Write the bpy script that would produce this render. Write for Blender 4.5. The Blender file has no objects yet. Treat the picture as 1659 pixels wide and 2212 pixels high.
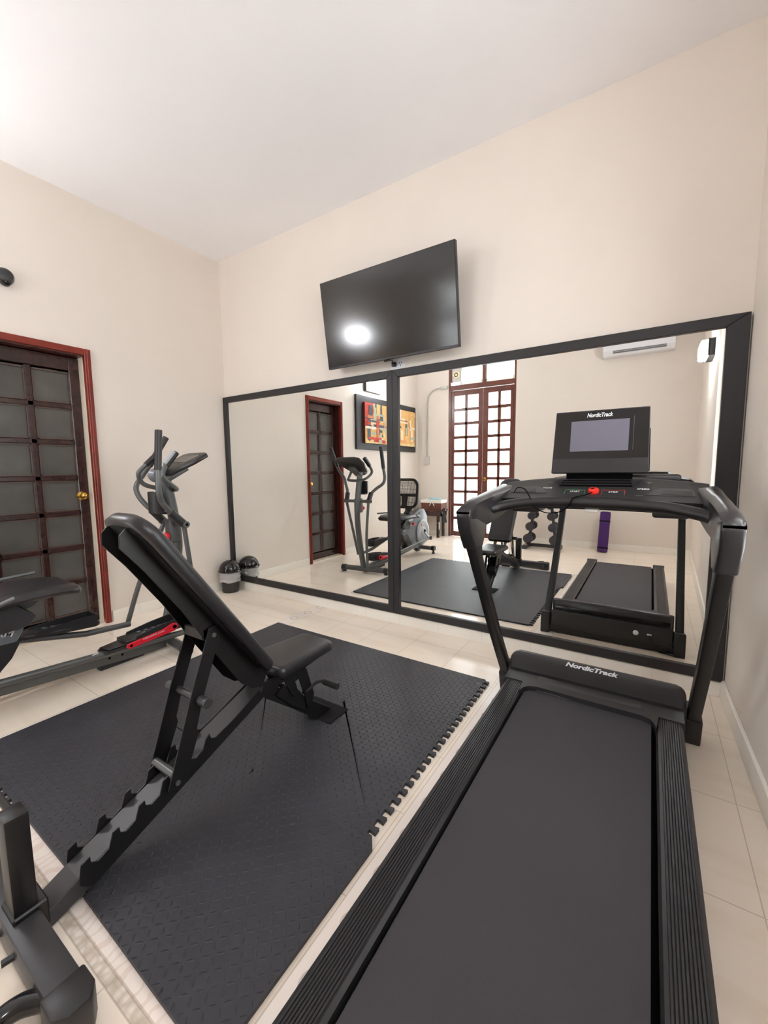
import bpy, bmesh, math, random
from mathutils import Vector, Matrix, Euler
random.seed(7)
PI = math.pi
scene = bpy.context.scene
COL = scene.collection

# ---------------------------------------------------------------- camera
F_PX, YAW, PITCH, ROLL = 887.82, 0.5756, 0.1042, -0.0103
CAM = Vector((3.4752, -2.5674, 1.16))
def make_camera():
    fw = Vector((-math.sin(YAW)*math.cos(PITCH), math.cos(YAW)*math.cos(PITCH), -math.sin(PITCH)))
    r = Vector((math.cos(YAW), math.sin(YAW), 0)); u = r.cross(fw)
    r2 = r*math.cos(ROLL) + u*math.sin(ROLL); u2 = -r*math.sin(ROLL) + u*math.cos(ROLL)
    cd = bpy.data.cameras.new('camera'); co = bpy.data.objects.new('camera', cd); COL.objects.link(co)
    m = Matrix((r2, u2, -fw)).transposed().to_4x4(); m.translation = CAM
    co.matrix_world = m
    cd.sensor_fit = 'HORIZONTAL'; cd.sensor_width = 36; cd.lens = 36*F_PX/1659; cd.clip_start = 0.02
    scene.camera = co
make_camera()

# ---------------------------------------------------------------- world, exposure
SKY = 7.0
LAMP = 56.0
w = bpy.data.worlds.new('sky'); scene.world = w; w.use_nodes = True
bg = w.node_tree.nodes['Background']; bg.inputs[0].default_value = (0.95, 0.975, 1.0, 1); bg.inputs[1].default_value = SKY
scene.view_settings.view_transform = 'Standard'; scene.view_settings.look = 'None'
scene.view_settings.gamma = 1; scene.view_settings.use_curve_mapping = False
scene.view_settings.exposure = 0.82
try:
    scene.cycles.max_bounces = 14; scene.cycles.diffuse_bounces = 8; scene.cycles.glossy_bounces = 6
    scene.cycles.transparent_max_bounces = 16; scene.cycles.caustics_reflective = True
    scene.cycles.sample_clamp_indirect = 6
except Exception: pass

# ---------------------------------------------------------------- materials
def lin(c):
    return tuple(((x/255)/12.92 if x/255 <= 0.04045 else ((x/255+0.055)/1.055)**2.4) for x in c)
def newmat(name):
    m = bpy.data.materials.new(name); m.use_nodes = True
    return m, m.node_tree, m.node_tree.nodes['Principled BSDF']
def pmat(name, rgb, rough=0.5, metal=0.0, spec=0.5, noise=0.0, nscale=40, bump=0.0, bscale=200, coat=0.0):
    m, nt, p = newmat(name); N = nt.nodes; L = nt.links
    c = lin(rgb)
    p.inputs['Base Color'].default_value = (*c, 1); p.inputs['Roughness'].default_value = rough
    p.inputs['Metallic'].default_value = metal; p.inputs['Specular IOR Level'].default_value = spec
    if coat: p.inputs['Coat Weight'].default_value = coat; p.inputs['Coat Roughness'].default_value = 0.08
    tc = N.new('ShaderNodeTexCoord')
    if noise:
        n = N.new('ShaderNodeTexNoise'); n.inputs['Scale'].default_value = nscale; n.inputs['Detail'].default_value = 5
        L.new(tc.outputs['Object'], n.inputs['Vector'])
        r = N.new('ShaderNodeValToRGB'); r.color_ramp.elements[0].position = .3; r.color_ramp.elements[1].position = .7
        r.color_ramp.elements[0].color = (*[x*(1-noise) for x in c], 1); r.color_ramp.elements[1].color = (*[min(1, x*(1+noise)) for x in c], 1)
        L.new(n.outputs['Fac'], r.inputs[0]); L.new(r.outputs[0], p.inputs['Base Color'])
    if bump:
        n = N.new('ShaderNodeTexNoise'); n.inputs['Scale'].default_value = bscale; n.inputs['Detail'].default_value = 3
        L.new(tc.outputs['Object'], n.inputs['Vector'])
        b = N.new('ShaderNodeBump'); b.inputs['Strength'].default_value = bump; b.inputs['Distance'].default_value = 0.002
        L.new(n.outputs['Fac'], b.inputs['Height']); L.new(b.outputs[0], p.inputs['Normal'])
    return m
def emis(name, rgb, strength):
    m = bpy.data.materials.new(name); m.use_nodes = True; nt = m.node_tree
    for n in list(nt.nodes): nt.nodes.remove(n)
    e = nt.nodes.new('ShaderNodeEmission'); o = nt.nodes.new('ShaderNodeOutputMaterial')
    e.inputs[0].default_value = (*rgb, 1); e.inputs[1].default_value = strength
    nt.links.new(e.outputs[0], o.inputs[0]); return m
def glassmat(name, tint, gloss=0.08, rough=0.02):
    m = bpy.data.materials.new(name); m.use_nodes = True; nt = m.node_tree
    for n in list(nt.nodes): nt.nodes.remove(n)
    t = nt.nodes.new('ShaderNodeBsdfTransparent'); t.inputs[0].default_value = (*tint, 1)
    g = nt.nodes.new('ShaderNodeBsdfGlossy'); g.inputs['Roughness'].default_value = rough
    x = nt.nodes.new('ShaderNodeMixShader'); x.inputs[0].default_value = gloss; o = nt.nodes.new('ShaderNodeOutputMaterial')
    nt.links.new(t.outputs[0], x.inputs[1]); nt.links.new(g.outputs[0], x.inputs[2]); nt.links.new(x.outputs[0], o.inputs[0]); return m
M = {}
M['wall'] = pmat('wall_paint', (229, 220, 211), .75, spec=.25, noise=.015, nscale=2.5, bump=.15, bscale=60)
M['ceil'] = pmat('ceiling_paint', (244, 243, 245), .8, spec=.2, noise=.01, nscale=2, bump=.15, bscale=40)
M['jamb'] = pmat('cream_jamb', (226, 214, 196), .6)
M['black'] = pmat('black_powder_coat', (17, 16, 17), .42, spec=.5, bump=.08, bscale=900)
M['blackm'] = pmat('black_frame_paint', (40, 38, 40), .45, spec=.4, noise=.06, nscale=20)
M['plast'] = pmat('black_plastic', (36, 35, 37), .40, spec=.5, bump=.06, bscale=1500)
M['gloss'] = pmat('glossy_black_plastic', (20, 19, 21), .14, spec=.6)
M['satin'] = pmat('satin_black_plastic', (38, 36, 38), .30, spec=.5)
M['belt'] = pmat('treadmill_belt', (60, 58, 62), .62, spec=.3, noise=.12, nscale=900, bump=.35, bscale=1800)
M['leather'] = pmat('black_vinyl', (34, 32, 35), .34, spec=.5, bump=.2, bscale=350)
M['leatherback'] = pmat('black_vinyl_backing', (22, 21, 23), .8, spec=.2)
M['grey'] = pmat('dark_grey_metal', (96, 98, 98), .36, metal=.35, spec=.5)
M['greyd'] = pmat('charcoal_metal', (58, 57, 60), .4, metal=.2)
M['silver'] = pmat('silver_plastic', (118, 123, 130), .34, metal=.25)
M['disc'] = pmat('light_silver_plastic', (172, 177, 182), .34, metal=.1)
M['chrome'] = pmat('chrome', (210, 210, 212), .12, metal=1)
M['brass'] = pmat('brass', (214, 170, 84), .16, metal=1)
M['red'] = pmat('red_plastic', (214, 30, 48), .35)
M['redkey'] = pmat('red_key', (236, 48, 34), .35)
M['white'] = pmat('white_plastic', (226, 226, 230), .35)
M['print'] = pmat('white_print', (215, 215, 218), .5)
M['pgreen'] = pmat('green_print', (70, 120, 80), .5)
M['pred'] = pmat('red_print', (150, 50, 36), .5)
M['pgrey'] = pmat('grey_print', (110, 110, 112), .5)
M['wood'] = pmat('dark_red_wood', (76, 38, 32), .26, spec=.5, noise=.3, nscale=14, bump=.1, bscale=60)
M['woodd'] = pmat('dark_brown_wood', (50, 26, 24), .22, spec=.6, noise=.3, nscale=14)
M['bead'] = pmat('lit_edge_bead_wood', (84, 62, 54), .35)  # lighter brown than the leaf: lit bead edges put into the colour
M['casing'] = pmat('mahogany_casing', (122, 40, 26), .28, spec=.5, noise=.2, nscale=9)
M['woodf'] = pmat('french_door_wood', (104, 58, 48), .32, noise=.25, nscale=12)
M['dglass'] = pmat('dark_obscure_glass', (84, 82, 79), .22, spec=.5, noise=.18, nscale=5, bump=.1, bscale=25)
M['pane'] = glassmat('clear_pane', (.93, .94, .93))
M['paned'] = glassmat('milky_film', (.40, .41, .36), .1, .3)
M['purple'] = pmat('purple_foam', (76, 44, 108), .7, spec=.25, bump=.3, bscale=300)
M['mesh'] = pmat('chair_mesh', (40, 40, 42), .6)
M['wicker'] = pmat('wicker', (104, 62, 52), .7, noise=.45, nscale=90, bump=.8, bscale=90)
M['cloth'] = pmat('white_cloth', (232, 230, 226), .9, spec=.1)
M['teal'] = pmat('pale_blue_cloth', (160, 206, 214), .9, spec=.1)
M['bcloth'] = pmat('black_cloth', (30, 30, 32), .9, spec=.1)
M['conduit'] = pmat('galvanised_conduit', (186, 184, 178), .35, metal=.6)
M['screen'] = pmat('screen_glass', (20, 19, 19), .15, spec=.7)
M['tscreen'] = pmat('tablet_screen', (104, 102, 114), .25, spec=.4)
M['db'] = pmat('neoprene_dumbbell', (58, 55, 60), .6, spec=.3)
M['lampface'] = emis('lamp_face', (.93, .96, 1.0), LAMP)
M['slot'] = pmat('slot_black', (6, 6, 7), .9, spec=.05)
M['fan'] = pmat('fan_panel', (205, 200, 196), .5)
M['fandisc'] = pmat('fan_ring', (232, 222, 190), .5)
M['canvasside'] = pmat('canvas_side', (120, 40, 34), .8)

def mirror_mat():
    m = bpy.data.materials.new('mirror_silver'); m.use_nodes = True; nt = m.node_tree
    for n in list(nt.nodes): nt.nodes.remove(n)
    g = nt.nodes.new('ShaderNodeBsdfGlossy'); g.inputs['Roughness'].default_value = 0.0
    g.inputs['Color'].default_value = (.93, .945, .93, 1); o = nt.nodes.new('ShaderNodeOutputMaterial')
    nt.links.new(g.outputs[0], o.inputs[0]); return m
M['mirror'] = mirror_mat()
def bag_mat():
    m = bpy.data.materials.new('clear_bin_liner'); m.use_nodes = True; nt = m.node_tree
    for n in list(nt.nodes): nt.nodes.remove(n)
    t = nt.nodes.new('ShaderNodeBsdfTransparent'); t.inputs[0].default_value = (.95, .95, .95, 1)
    p = nt.nodes.new('ShaderNodeBsdfPrincipled'); p.inputs['Base Color'].default_value = (.8, .79, .8, 1); p.inputs['Roughness'].default_value = .25
    n = nt.nodes.new('ShaderNodeTexNoise'); n.inputs['Scale'].default_value = 35
    r = nt.nodes.new('ShaderNodeMapRange'); r.inputs[3].default_value = .25; r.inputs[4].default_value = .8
    x = nt.nodes.new('ShaderNodeMixShader'); o = nt.nodes.new('ShaderNodeOutputMaterial'); L = nt.links
    L.new(n.outputs[0], r.inputs[0]); L.new(r.outputs[0], x.inputs[0]); L.new(t.outputs[0], x.inputs[1]); L.new(p.outputs[0], x.inputs[2]); L.new(x.outputs[0], o.inputs[0])
    return m
M['bag'] = bag_mat()

class NT:
    """small expression helper for math nodes"""
    def __init__(s, nt): s.nt = nt
    def m(s, op, a, b=None, c=None):
        n = s.nt.nodes.new('ShaderNodeMath'); n.operation = op
        for i, v in enumerate((a, b, c)):
            if v is None: continue
            if isinstance(v, (int, float)): n.inputs[i].default_value = v
            else: s.nt.links.new(v, n.inputs[i])
        return n.outputs[0]
    def mix(s, f, a, b):
        n = s.nt.nodes.new('ShaderNodeMix'); n.data_type = 'RGBA'
        if isinstance(f, (int, float)): n.inputs[0].default_value = f
        else: s.nt.links.new(f, n.inputs[0])
        for i, v in ((6, a), (7, b)):
            if isinstance(v, tuple): n.inputs[i].default_value = (*v, 1)
            else: s.nt.links.new(v, n.inputs[i])
        return n.outputs[2]
    def noise(s, vec, scale, detail=4):
        n = s.nt.nodes.new('ShaderNodeTexNoise'); n.inputs['Scale'].default_value = scale; n.inputs['Detail'].default_value = detail
        s.nt.links.new(vec, n.inputs['Vector']); return n.outputs['Fac']
def floor_mat():
    m, nt, p = newmat('floor_tiles'); N = nt.nodes; L = nt.links; e = NT(nt)
    geo = N.new('ShaderNodeNewGeometry'); sp = N.new('ShaderNodeSeparateXYZ'); L.new(geo.outputs['Position'], sp.inputs[0])
    x, y = sp.outputs[0], sp.outputs[1]; pos = geo.outputs['Position']
    def line(c, period, off, hw=.0016):
        a = e.m('ABSOLUTE', e.m('SUBTRACT', e.m('PINGPONG', e.m('ADD', c, 40*period - off), period/2), 0))
        return e.m('LESS_THAN', a, hw)
    def band(c, a, b): return e.m('MULTIPLY', e.m('GREATER_THAN', c, a), e.m('LESS_THAN', c, b))
    inner = e.m('MULTIPLY', band(x, 1.17, 2.89), e.m('GREATER_THAN', y, -2.22))
    gi = e.m('MAXIMUM', line(x, .315, 2.50), line(y, .316, -.52))
    go = e.m('MAXIMUM', line(x, .428, .78), line(y, .428, -.394))
    g = e.m('ADD', e.m('MULTIPLY', gi, inner), e.m('MULTIPLY', go, e.m('SUBTRACT', 1, inner)))
    # decorated border strips
    A = band(x, 1.118, 1.225); B = band(x, 2.83, 2.95); Cc = band(y, -2.235, -2.12)
    A = e.m('MULTIPLY', A, e.m('GREATER_THAN', y, -2.235)); B = e.m('MULTIPLY', B, e.m('GREATER_THAN', y, -2.235))
    Cc = e.m('MULTIPLY', Cc, band(x, 1.118, 2.95))
    strip = e.m('MAXIMUM', e.m('MAXIMUM', A, B), Cc)
    def ln(c, v, hw=.0018): return e.m('LESS_THAN', e.m('ABSOLUTE', e.m('SUBTRACT', c, v)), hw)
    se = e.m('MAXIMUM', e.m('MAXIMUM', ln(x, 1.118), ln(x, 1.225)), e.m('MAXIMUM', ln(x, 2.83), ln(x, 2.95)))
    se = e.m('MULTIPLY', se, e.m('GREATER_THAN', y, -2.235))
    se = e.m('MAXIMUM', se, e.m('MULTIPLY', e.m('MAXIMUM', ln(y, -2.235), ln(y, -2.209, .003)), band(x, 1.118, 2.95)))
    # ring motifs in the strips
    def ring(cx, cy, px, r):
        dy = e.m('SUBTRACT', e.m('PINGPONG', e.m('ADD', y, 40*.15 - cy), .075), 0)
        dx = e.m('SUBTRACT', x, cx)
        d = e.m('SQRT', e.m('ADD', e.m('POWER', dx, 2), e.m('POWER', dy, 2)))
        return e.m('LESS_THAN', e.m('ABSOLUTE', e.m('SUBTRACT', d, r)), .006)
    rg = e.m('MULTIPLY', e.m('MAXIMUM', ring(1.172, -.33, .15, .028), ring(2.89, -.33, .15, .03)), strip)
    sw = N.new('ShaderNodeTexWave'); sw.inputs['Scale'].default_value = 9; sw.inputs['Distortion'].default_value = 14; sw.inputs['Detail'].default_value = 2
    L.new(pos, sw.inputs['Vector'])
    swf = e.m('MULTIPLY', e.m('GREATER_THAN', sw.outputs['Fac'], .8), Cc)
    peb = N.new('ShaderNodeTexVoronoi'); peb.inputs['Scale'].default_value = 55; L.new(pos, peb.inputs['Vector'])
    pebm = e.m('MULTIPLY', band(y, -2.235, -2.209), Cc)
    n1 = e.noise(pos, 2.2); n2 = e.noise(pos, 9)
    mp = N.new('ShaderNodeMapping'); mp.inputs['Scale'].default_value = (1.2, 6, 1); L.new(pos, mp.inputs[0])
    n3 = e.noise(mp.outputs[0], 1.6, 6)
    base = e.mix(e.m('SMOOTHSTEP' if False else 'MULTIPLY', n1, 1.0), lin((242, 226, 208)), lin((250, 240, 227)))
    base = e.mix(e.m('MULTIPLY', e.m('MINIMUM', e.m('MAXIMUM', e.m('MULTIPLY', e.m('SUBTRACT', n3, .5), 6), 0), 1), .35), base, lin((228, 208, 184)))
    base = e.mix(e.m('MULTIPLY', n2, .25), base, lin((244, 230, 216)))
    stc = e.mix(n2, lin((246, 238, 230)), lin((238, 224, 214)))
    base = e.mix(strip, base, stc)
    base = e.mix(e.m('MULTIPLY', rg, .45), base, lin((158, 140, 132)))
    base = e.mix(e.m('MULTIPLY', swf, .25), base, lin((200, 160, 140)))
    base = e.mix(e.m('MULTIPLY', pebm, peb.outputs['Distance']), base, lin((190, 178, 158)))
    gg = e.m('MAXIMUM', e.m('MULTIPLY', g, e.m('SUBTRACT', 1, strip)), se)
    base = e.mix(e.m('MULTIPLY', gg, .42), base, lin((150, 128, 110)))
    L.new(base, p.inputs['Base Color'])
    p.inputs['Roughness'].default_value = .16; p.inputs['Specular IOR Level'].default_value = .45
    bh = e.m('ADD', e.m('MULTIPLY', gg, -1), e.m('MULTIPLY', n1, .6))
    b = N.new('ShaderNodeBump'); b.inputs['Strength'].default_value = .25; b.inputs['Distance'].default_value = .002
    L.new(bh, b.inputs['Height']); L.new(b.outputs[0], p.inputs['Normal'])
    return m
M['floor'] = floor_mat()
def base_mat():
    m, nt, p = newmat('skirting_tiles'); N = nt.nodes; L = nt.links; e = NT(nt)
    geo = N.new('ShaderNodeNewGeometry'); sp = N.new('ShaderNodeSeparateXYZ'); L.new(geo.outputs['Position'], sp.inputs[0])
    a = e.m('PINGPONG', e.m('ADD', e.m('ADD', sp.outputs[0], sp.outputs[1]), 12.6), .158)
    g = e.m('LESS_THAN', a, .0012)
    c = e.mix(e.m('MULTIPLY', g, .35), lin((240, 236, 228)), lin((190, 176, 160)))
    L.new(c, p.inputs['Base Color']); p.inputs['Roughness'].default_value = .3
    return m
M['base'] = base_mat()
def foam_mat():
    m, nt, p = newmat('black_foam_diamond'); N = nt.nodes; L = nt.links; e = NT(nt)
    geo = N.new('ShaderNodeNewGeometry'); sp = N.new('ShaderNodeSeparateXYZ'); L.new(geo.outputs['Position'], sp.inputs[0])
    P = .0235
    u = e.m('DIVIDE', e.m('ADD', sp.outputs[0], 20), P); v = e.m('DIVIDE', e.m('ADD', sp.outputs[1], 20), P)
    fu = e.m('SUBTRACT', e.m('FRACT', u), .5); fv = e.m('SUBTRACT', e.m('FRACT', v), .5)
    par = e.m('MODULO', e.m('ADD', e.m('FLOOR', u), e.m('FLOOR', v)), 2)
    s = e.m('SUBTRACT', e.m('MULTIPLY', par, 2), 1)
    # stroke direction alternates between +45 and -45 degrees
    a = e.m('ADD', fu, e.m('MULTIPLY', s, fv)); b = e.m('SUBTRACT', fu, e.m('MULTIPLY', s, fv))
    d = e.m('SQRT', e.m('ADD', e.m('POWER', e.m('DIVIDE', a, .62), 2), e.m('POWER', e.m('DIVIDE', b, .2), 2)))
    h = e.m('MAXIMUM', e.m('SUBTRACT', 1, d), 0)
    n = e.noise(geo.outputs['Position'], 3); nf = e.noise(geo.outputs['Position'], 160, 2)
    c = e.mix(n, lin((46, 46, 51)), lin((59, 59, 65)))
    L.new(c, p.inputs['Base Color']); p.inputs['Roughness'].default_value = .5; p.inputs['Specular IOR Level'].default_value = .45
    bp = N.new('ShaderNodeBump'); bp.inputs['Strength'].default_value = .9; bp.inputs['Distance'].default_value = .0035
    L.new(e.m('ADD', h, e.m('MULTIPLY', nf, .12)), bp.inputs['Height']); L.new(bp.outputs[0], p.inputs['Normal'])
    return m
M['foam'] = foam_mat()

# ---------------------------------------------------------------- object helpers
OFF = {}
def tag(o, label=None, cat=None, group=None, kind=None):
    if label: o['label'] = label
    if cat: o['category'] = cat
    if group: o['group'] = group
    if kind: o['kind'] = kind
    return o
def thing(name, loc, label, cat, group=None):
    o = bpy.data.objects.new(name, None); COL.objects.link(o); o.location = loc; o.empty_display_size = .05
    OFF[o.name] = Vector(loc); tag(o, label, cat, group); return o
def obj(name, bm, mats, parent=None, smooth=True, loc=None, angle=35):
    """link bm as one mesh object; bm is in world coordinates"""
    off = OFF[parent.name] if parent else Vector(loc or (0, 0, 0))
    bmesh.ops.recalc_face_normals(bm, faces=bm.faces[:])
    if off.length: bmesh.ops.translate(bm, verts=bm.verts[:], vec=-off)
    me = bpy.data.meshes.new(name); bm.to_mesh(me); bm.free()
    for mt in (mats if isinstance(mats, (list, tuple)) else [mats]): me.materials.append(mt)
    if smooth:
        me.polygons.foreach_set('use_smooth', [True]*len(me.polygons))
        try: me.set_sharp_from_angle(angle=math.radians(angle))
        except Exception: pass
    o = bpy.data.objects.new(name, me); COL.objects.link(o)
    if parent: o.parent = parent
    else: o.location = off
    OFF[o.name] = off
    return o
def part(name, bm, mat, parent, label=None, **k):
    o = obj(name, bm, mat, parent, **k)
    if label: o['label'] = label
    return o
def struct(name, bm, mat, **k):
    o = obj(name, bm, mat, **k); o['kind'] = 'structure'; return o
def bevel(bm, geom_faces, off, seg=2):
    es = set()
    for f in geom_faces:
        for e in f.edges: es.add(e)
    es = [e for e in es if e.is_manifold and e.calc_face_angle(0) > .6]
    bmesh.ops.bevel(bm, geom=es, offset=off, offset_type='OFFSET', segments=seg, profile=.5, affect='EDGES', clamp_overlap=True)
def box(bm, x0, x1, y0, y1, z0, z1, bev=0, seg=2, mat=None):
    t = bmesh.new()
    bmesh.ops.create_cube(t, size=1)
    S = Matrix.Diagonal((abs(x1-x0), abs(y1-y0), abs(z1-z0), 1)); T = Matrix.Translation(((x0+x1)/2, (y0+y1)/2, (z0+z1)/2))
    bmesh.ops.transform(t, matrix=T @ S, verts=t.verts[:])
    if bev: bevel(t, t.faces[:], bev, seg)
    return merge(bm, t, mat)
def merge(bm, t, mat=None, mx=None):
    if mx is not None: bmesh.ops.transform(t, matrix=mx, verts=t.verts[:])
    vs = [bm.verts.new(v.co) for v in t.verts]; t.verts.index_update()
    for f in t.faces:
        try:
            nf = bm.faces.new([vs[v.index] for v in f.verts]); nf.material_index = mat if mat is not None else f.material_index
        except ValueError: pass
    t.free(); return bm
def prism(bm, poly, axis, a, b, bev=0, seg=2, mat=None, mx=None):
    """extrude a 2-D polygon along axis (0: poly in y,z; 1: x,z; 2: x,y) from a to b"""
    t = bmesh.new()
    def P(p, h):
        return (h, p[0], p[1]) if axis == 0 else ((p[0], h, p[1]) if axis == 1 else (p[0], p[1], h))
    v0 = [t.verts.new(P(p, a)) for p in poly]; v1 = [t.verts.new(P(p, b)) for p in poly]
    n = len(poly)
    t.faces.new(v0[::-1]); t.faces.new(v1)
    for i in range(n): t.faces.new((v0[i], v0[(i+1) % n], v1[(i+1) % n], v1[i]))
    bmesh.ops.recalc_face_normals(t, faces=t.faces[:])
    if bev: bevel(t, t.faces[:], bev, seg)
    return merge(bm, t, mat, mx)
def spline(pts, n=6):
    """Catmull-Rom through the points"""
    P = [Vector(p) for p in pts]; P = [P[0]*2-P[1]] + P + [P[-1]*2-P[-2]]; out = []
    for i in range(1, len(P)-2):
        for k in range(n):
            t = k/n; a, b, c, d = P[i-1], P[i], P[i+1], P[i+2]
            out.append(.5*((2*b) + (c-a)*t + (2*a-5*b+4*c-d)*t*t + (3*b-a-3*c+d)*t**3))
    out.append(P[-2]); return out
def tube(bm, pts, r, seg=14, sm=0, rr=None, rx=1.0, mat=None):
    """round tube along a polyline; rr: radius per point; rx: width factor on the side axis"""
    P = spline(pts, sm) if sm else [Vector(p) for p in pts]; n = len(P)
    if rr is None: R = [r]*n
    else: R = [rr[min(len(rr)-1, int(i*(len(rr)-1)/(n-1)+.5))] for i in range(n)] if len(rr) != n else rr
    T = [(P[min(i+1, n-1)]-P[max(i-1, 0)]).normalized() for i in range(n)]
    up = Vector((0, 0, 1)) if abs(T[0].z) < .9 else Vector((0, 1, 0))
    s = T[0].cross(up).normalized(); rings = []
    for i in range(n):
        s = (s - T[i]*s.dot(T[i])).normalized(); u = s.cross(T[i])
        rings.append([bm.verts.new(P[i] + (s*math.cos(a)*rx + u*math.sin(a))*R[i]) for a in [2*PI*k/seg for k in range(seg)]])
    fs = []
    for i in range(n-1):
        for k in range(seg): fs.append(bm.faces.new((rings[i][k], rings[i][(k+1) % seg], rings[i+1][(k+1) % seg], rings[i+1][k])))
    fs.append(bm.faces.new(rings[0][::-1])); fs.append(bm.faces.new(rings[-1]))
    if mat is not None:
        for f in fs: f.material_index = mat
    return bm
def lathe(bm, prof, c, axis='z', seg=32, mat=None, sx=1.0):
    """profile [(r, h)] turned about an axis through c"""
    c = Vector(c); rings = []
    def P(r, h, a):
        ca, sa = math.cos(a)*r, math.sin(a)*r
        return c + (Vector((ca*sx, sa, h)) if axis == 'z' else (Vector((h, ca, sa)) if axis == 'x' else Vector((ca, h, sa))))
    for r, h in prof:
        rings.append([bm.verts.new(P(0, h, 0))] if r < 1e-6 else [bm.verts.new(P(r, h, 2*PI*k/seg)) for k in range(seg)])
    fs = []
    for i in range(len(rings)-1):
        A, B = rings[i], rings[i+1]
        for k in range(seg):
            q = [A[k % len(A)], A[(k+1) % len(A)], B[(k+1) % len(B)], B[k % len(B)]]
            u = []
            for v in q:
                if v not in u: u.append(v)
            if len(u) > 2: fs.append(bm.faces.new(u))
    for R_ in (rings[0], rings[-1]):
        if len(R_) > 2:
            try: fs.append(bm.faces.new(R_))
            except ValueError: pass
    if mat is not None:
        for f in fs: f.material_index = mat
    return bm
def loft(bm, secs, cap=True, mat=None):
    rings = [[bm.verts.new(p) for p in s] for s in secs]; fs = []
    n = len(rings[0])
    for i in range(len(rings)-1):
        for k in range(n): fs.append(bm.faces.new((rings[i][k], rings[i][(k+1) % n], rings[i+1][(k+1) % n], rings[i+1][k])))
    if cap: fs.append(bm.faces.new(rings[0][::-1])); fs.append(bm.faces.new(rings[-1]))
    return bm
def rrect(w, h, r, seg=5, rt=None):
    """rounded rectangle centred on 0; rt: radius for the top corners"""
    out = []
    for cx, cy, a0, rad in ((w/2, h/2, 0, rt or r), (-w/2, h/2, PI/2, rt or r), (-w/2, -h/2, PI, r), (w/2, -h/2, 1.5*PI, r)):
        ox, oy = cx - math.copysign(rad, cx), cy - math.copysign(rad, cy)
        for k in range(seg+1):
            a = a0 + PI/2*k/seg; out.append((ox + rad*math.cos(a), oy + rad*math.sin(a)))
    return out
def frame_mx(o, xdir, ydir):
    """matrix with local x,y along the given directions, origin at o"""
    x = Vector(xdir).normalized(); y = Vector(ydir); y = (y - x*y.dot(x)).normalized(); z = x.cross(y)
    m = Matrix((x, y, z)).transposed().to_4x4(); m.translation = Vector(o); return m
def text(name, s, size, mx, mat, parent, shear=0.0, bold=.0, width=None, spacing=1.0):
    cu = bpy.data.curves.new(name, 'FONT'); cu.body = s; cu.size = size; cu.shear = shear; cu.offset = bold
    cu.align_x = 'CENTER'; cu.align_y = 'CENTER'; cu.extrude = .0004; cu.space_character = spacing
    to = bpy.data.objects.new(name+'_curve', cu); COL.objects.link(to)
    dg = bpy.context.evaluated_depsgraph_get(); me = bpy.data.meshes.new_from_object(to.evaluated_get(dg))
    COL.objects.unlink(to); bpy.data.objects.remove(to)
    if width:
        xs = [v.co.x for v in me.vertices]; k = width/(max(xs)-min(xs)); me.transform(Matrix.Diagonal((k, 1, 1, 1)))
    me.transform(mx); off = OFF[parent.name]; me.transform(Matrix.Translation(-off))
    me.materials.clear(); me.materials.append(mat); me.name = name
    o = bpy.data.objects.new(name, me); COL.objects.link(o); o.parent = parent; OFF[o.name] = off
    return o
B = bmesh.new

# ================================================================ THE ROOM
H = 3.087; D = -3.94; XR0 = 3.83
def wx(y): return XR0 - .028*y
b = B(); prism(b, [(-.3, .3), (4.3, .3), (4.3, D-.3), (-.3, D-.3)], 2, -.1, 0); struct('floor', b, M['floor'], smooth=False)
b = B(); prism(b, [(-.3, .3), (4.3, .3), (4.3, D-.3), (-.3, D-.3)], 2, H, H+.12); struct('ceiling', b, M['ceil'], smooth=False)
b = B(); box(b, -.25, 4.2, 0, .2, 0, H); struct('wall_front', b, M['wall'], smooth=False)
# left wall with the panelled door opening
DY0, DY1, DZ = -1.165, -1.778, 2.0
b = B(); box(b, -.22, 0, DY0, .2, 0, H); box(b, -.22, 0, D-.2, DY1, 0, H); box(b, -.22, 0, DY1, DY0, DZ, H); struct('wall_left', b, M['wall'], smooth=False)
# back wall with the french door opening
BX0, BX1, BZ = .575, 1.69, 2.93
b = B(); box(b, -.22, BX0, D-.2, D, 0, H); box(b, BX1, 4.3, D-.2, D, 0, H); box(b, BX0, BX1, D-.2, D, BZ, H); struct('wall_back', b, M['wall'], smooth=False)
# right wall with a window
WY0, WY1, WZ0, WZ1 = -.88, -1.62, .665, 2.35
b = B()
def rw(y0, y1, z0, z1, d=.16, o=0): prism(b, [(wx(y0)+o, y0), (wx(y0)+o+d, y0), (wx(y1)+o+d, y1), (wx(y1)+o, y1)], 2, z0, z1)
rw(.2, WY0, 0, H); rw(WY1, D-.2, 0, H); rw(WY0, WY1, 0, WZ0); rw(WY0, WY1, WZ1, H)
struct('wall_right', b, M['wall'], smooth=False)
# skirting
b = B(); box(b, .0, 3.826, -.012, 0, 0, .078, .002, 1); struct('baseboard_front', b, M['base'])
b = B(); box(b, 0, .012, -1.118, -.012, 0, .085, .002, 1); box(b, 0, .012, D, -1.826, 0, .085, .002, 1); struct('baseboard_left', b, M['base'])
b = B(); box(b, 0, BX0-.01, D, D+.012, 0, .09, .002, 1); box(b, BX1+.01, wx(D), D, D+.012, 0, .09, .002, 1); struct('baseboard_back', b, M['base'])
b = B(); prism(b, [(wx(-.012), -.012), (wx(D)+0, D+.012), (wx(D)-.014, D+.012), (wx(-.012)-.014, -.012)], 2, 0, .095, .002, 1); struct('baseboard_right', b, M['base'])
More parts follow.
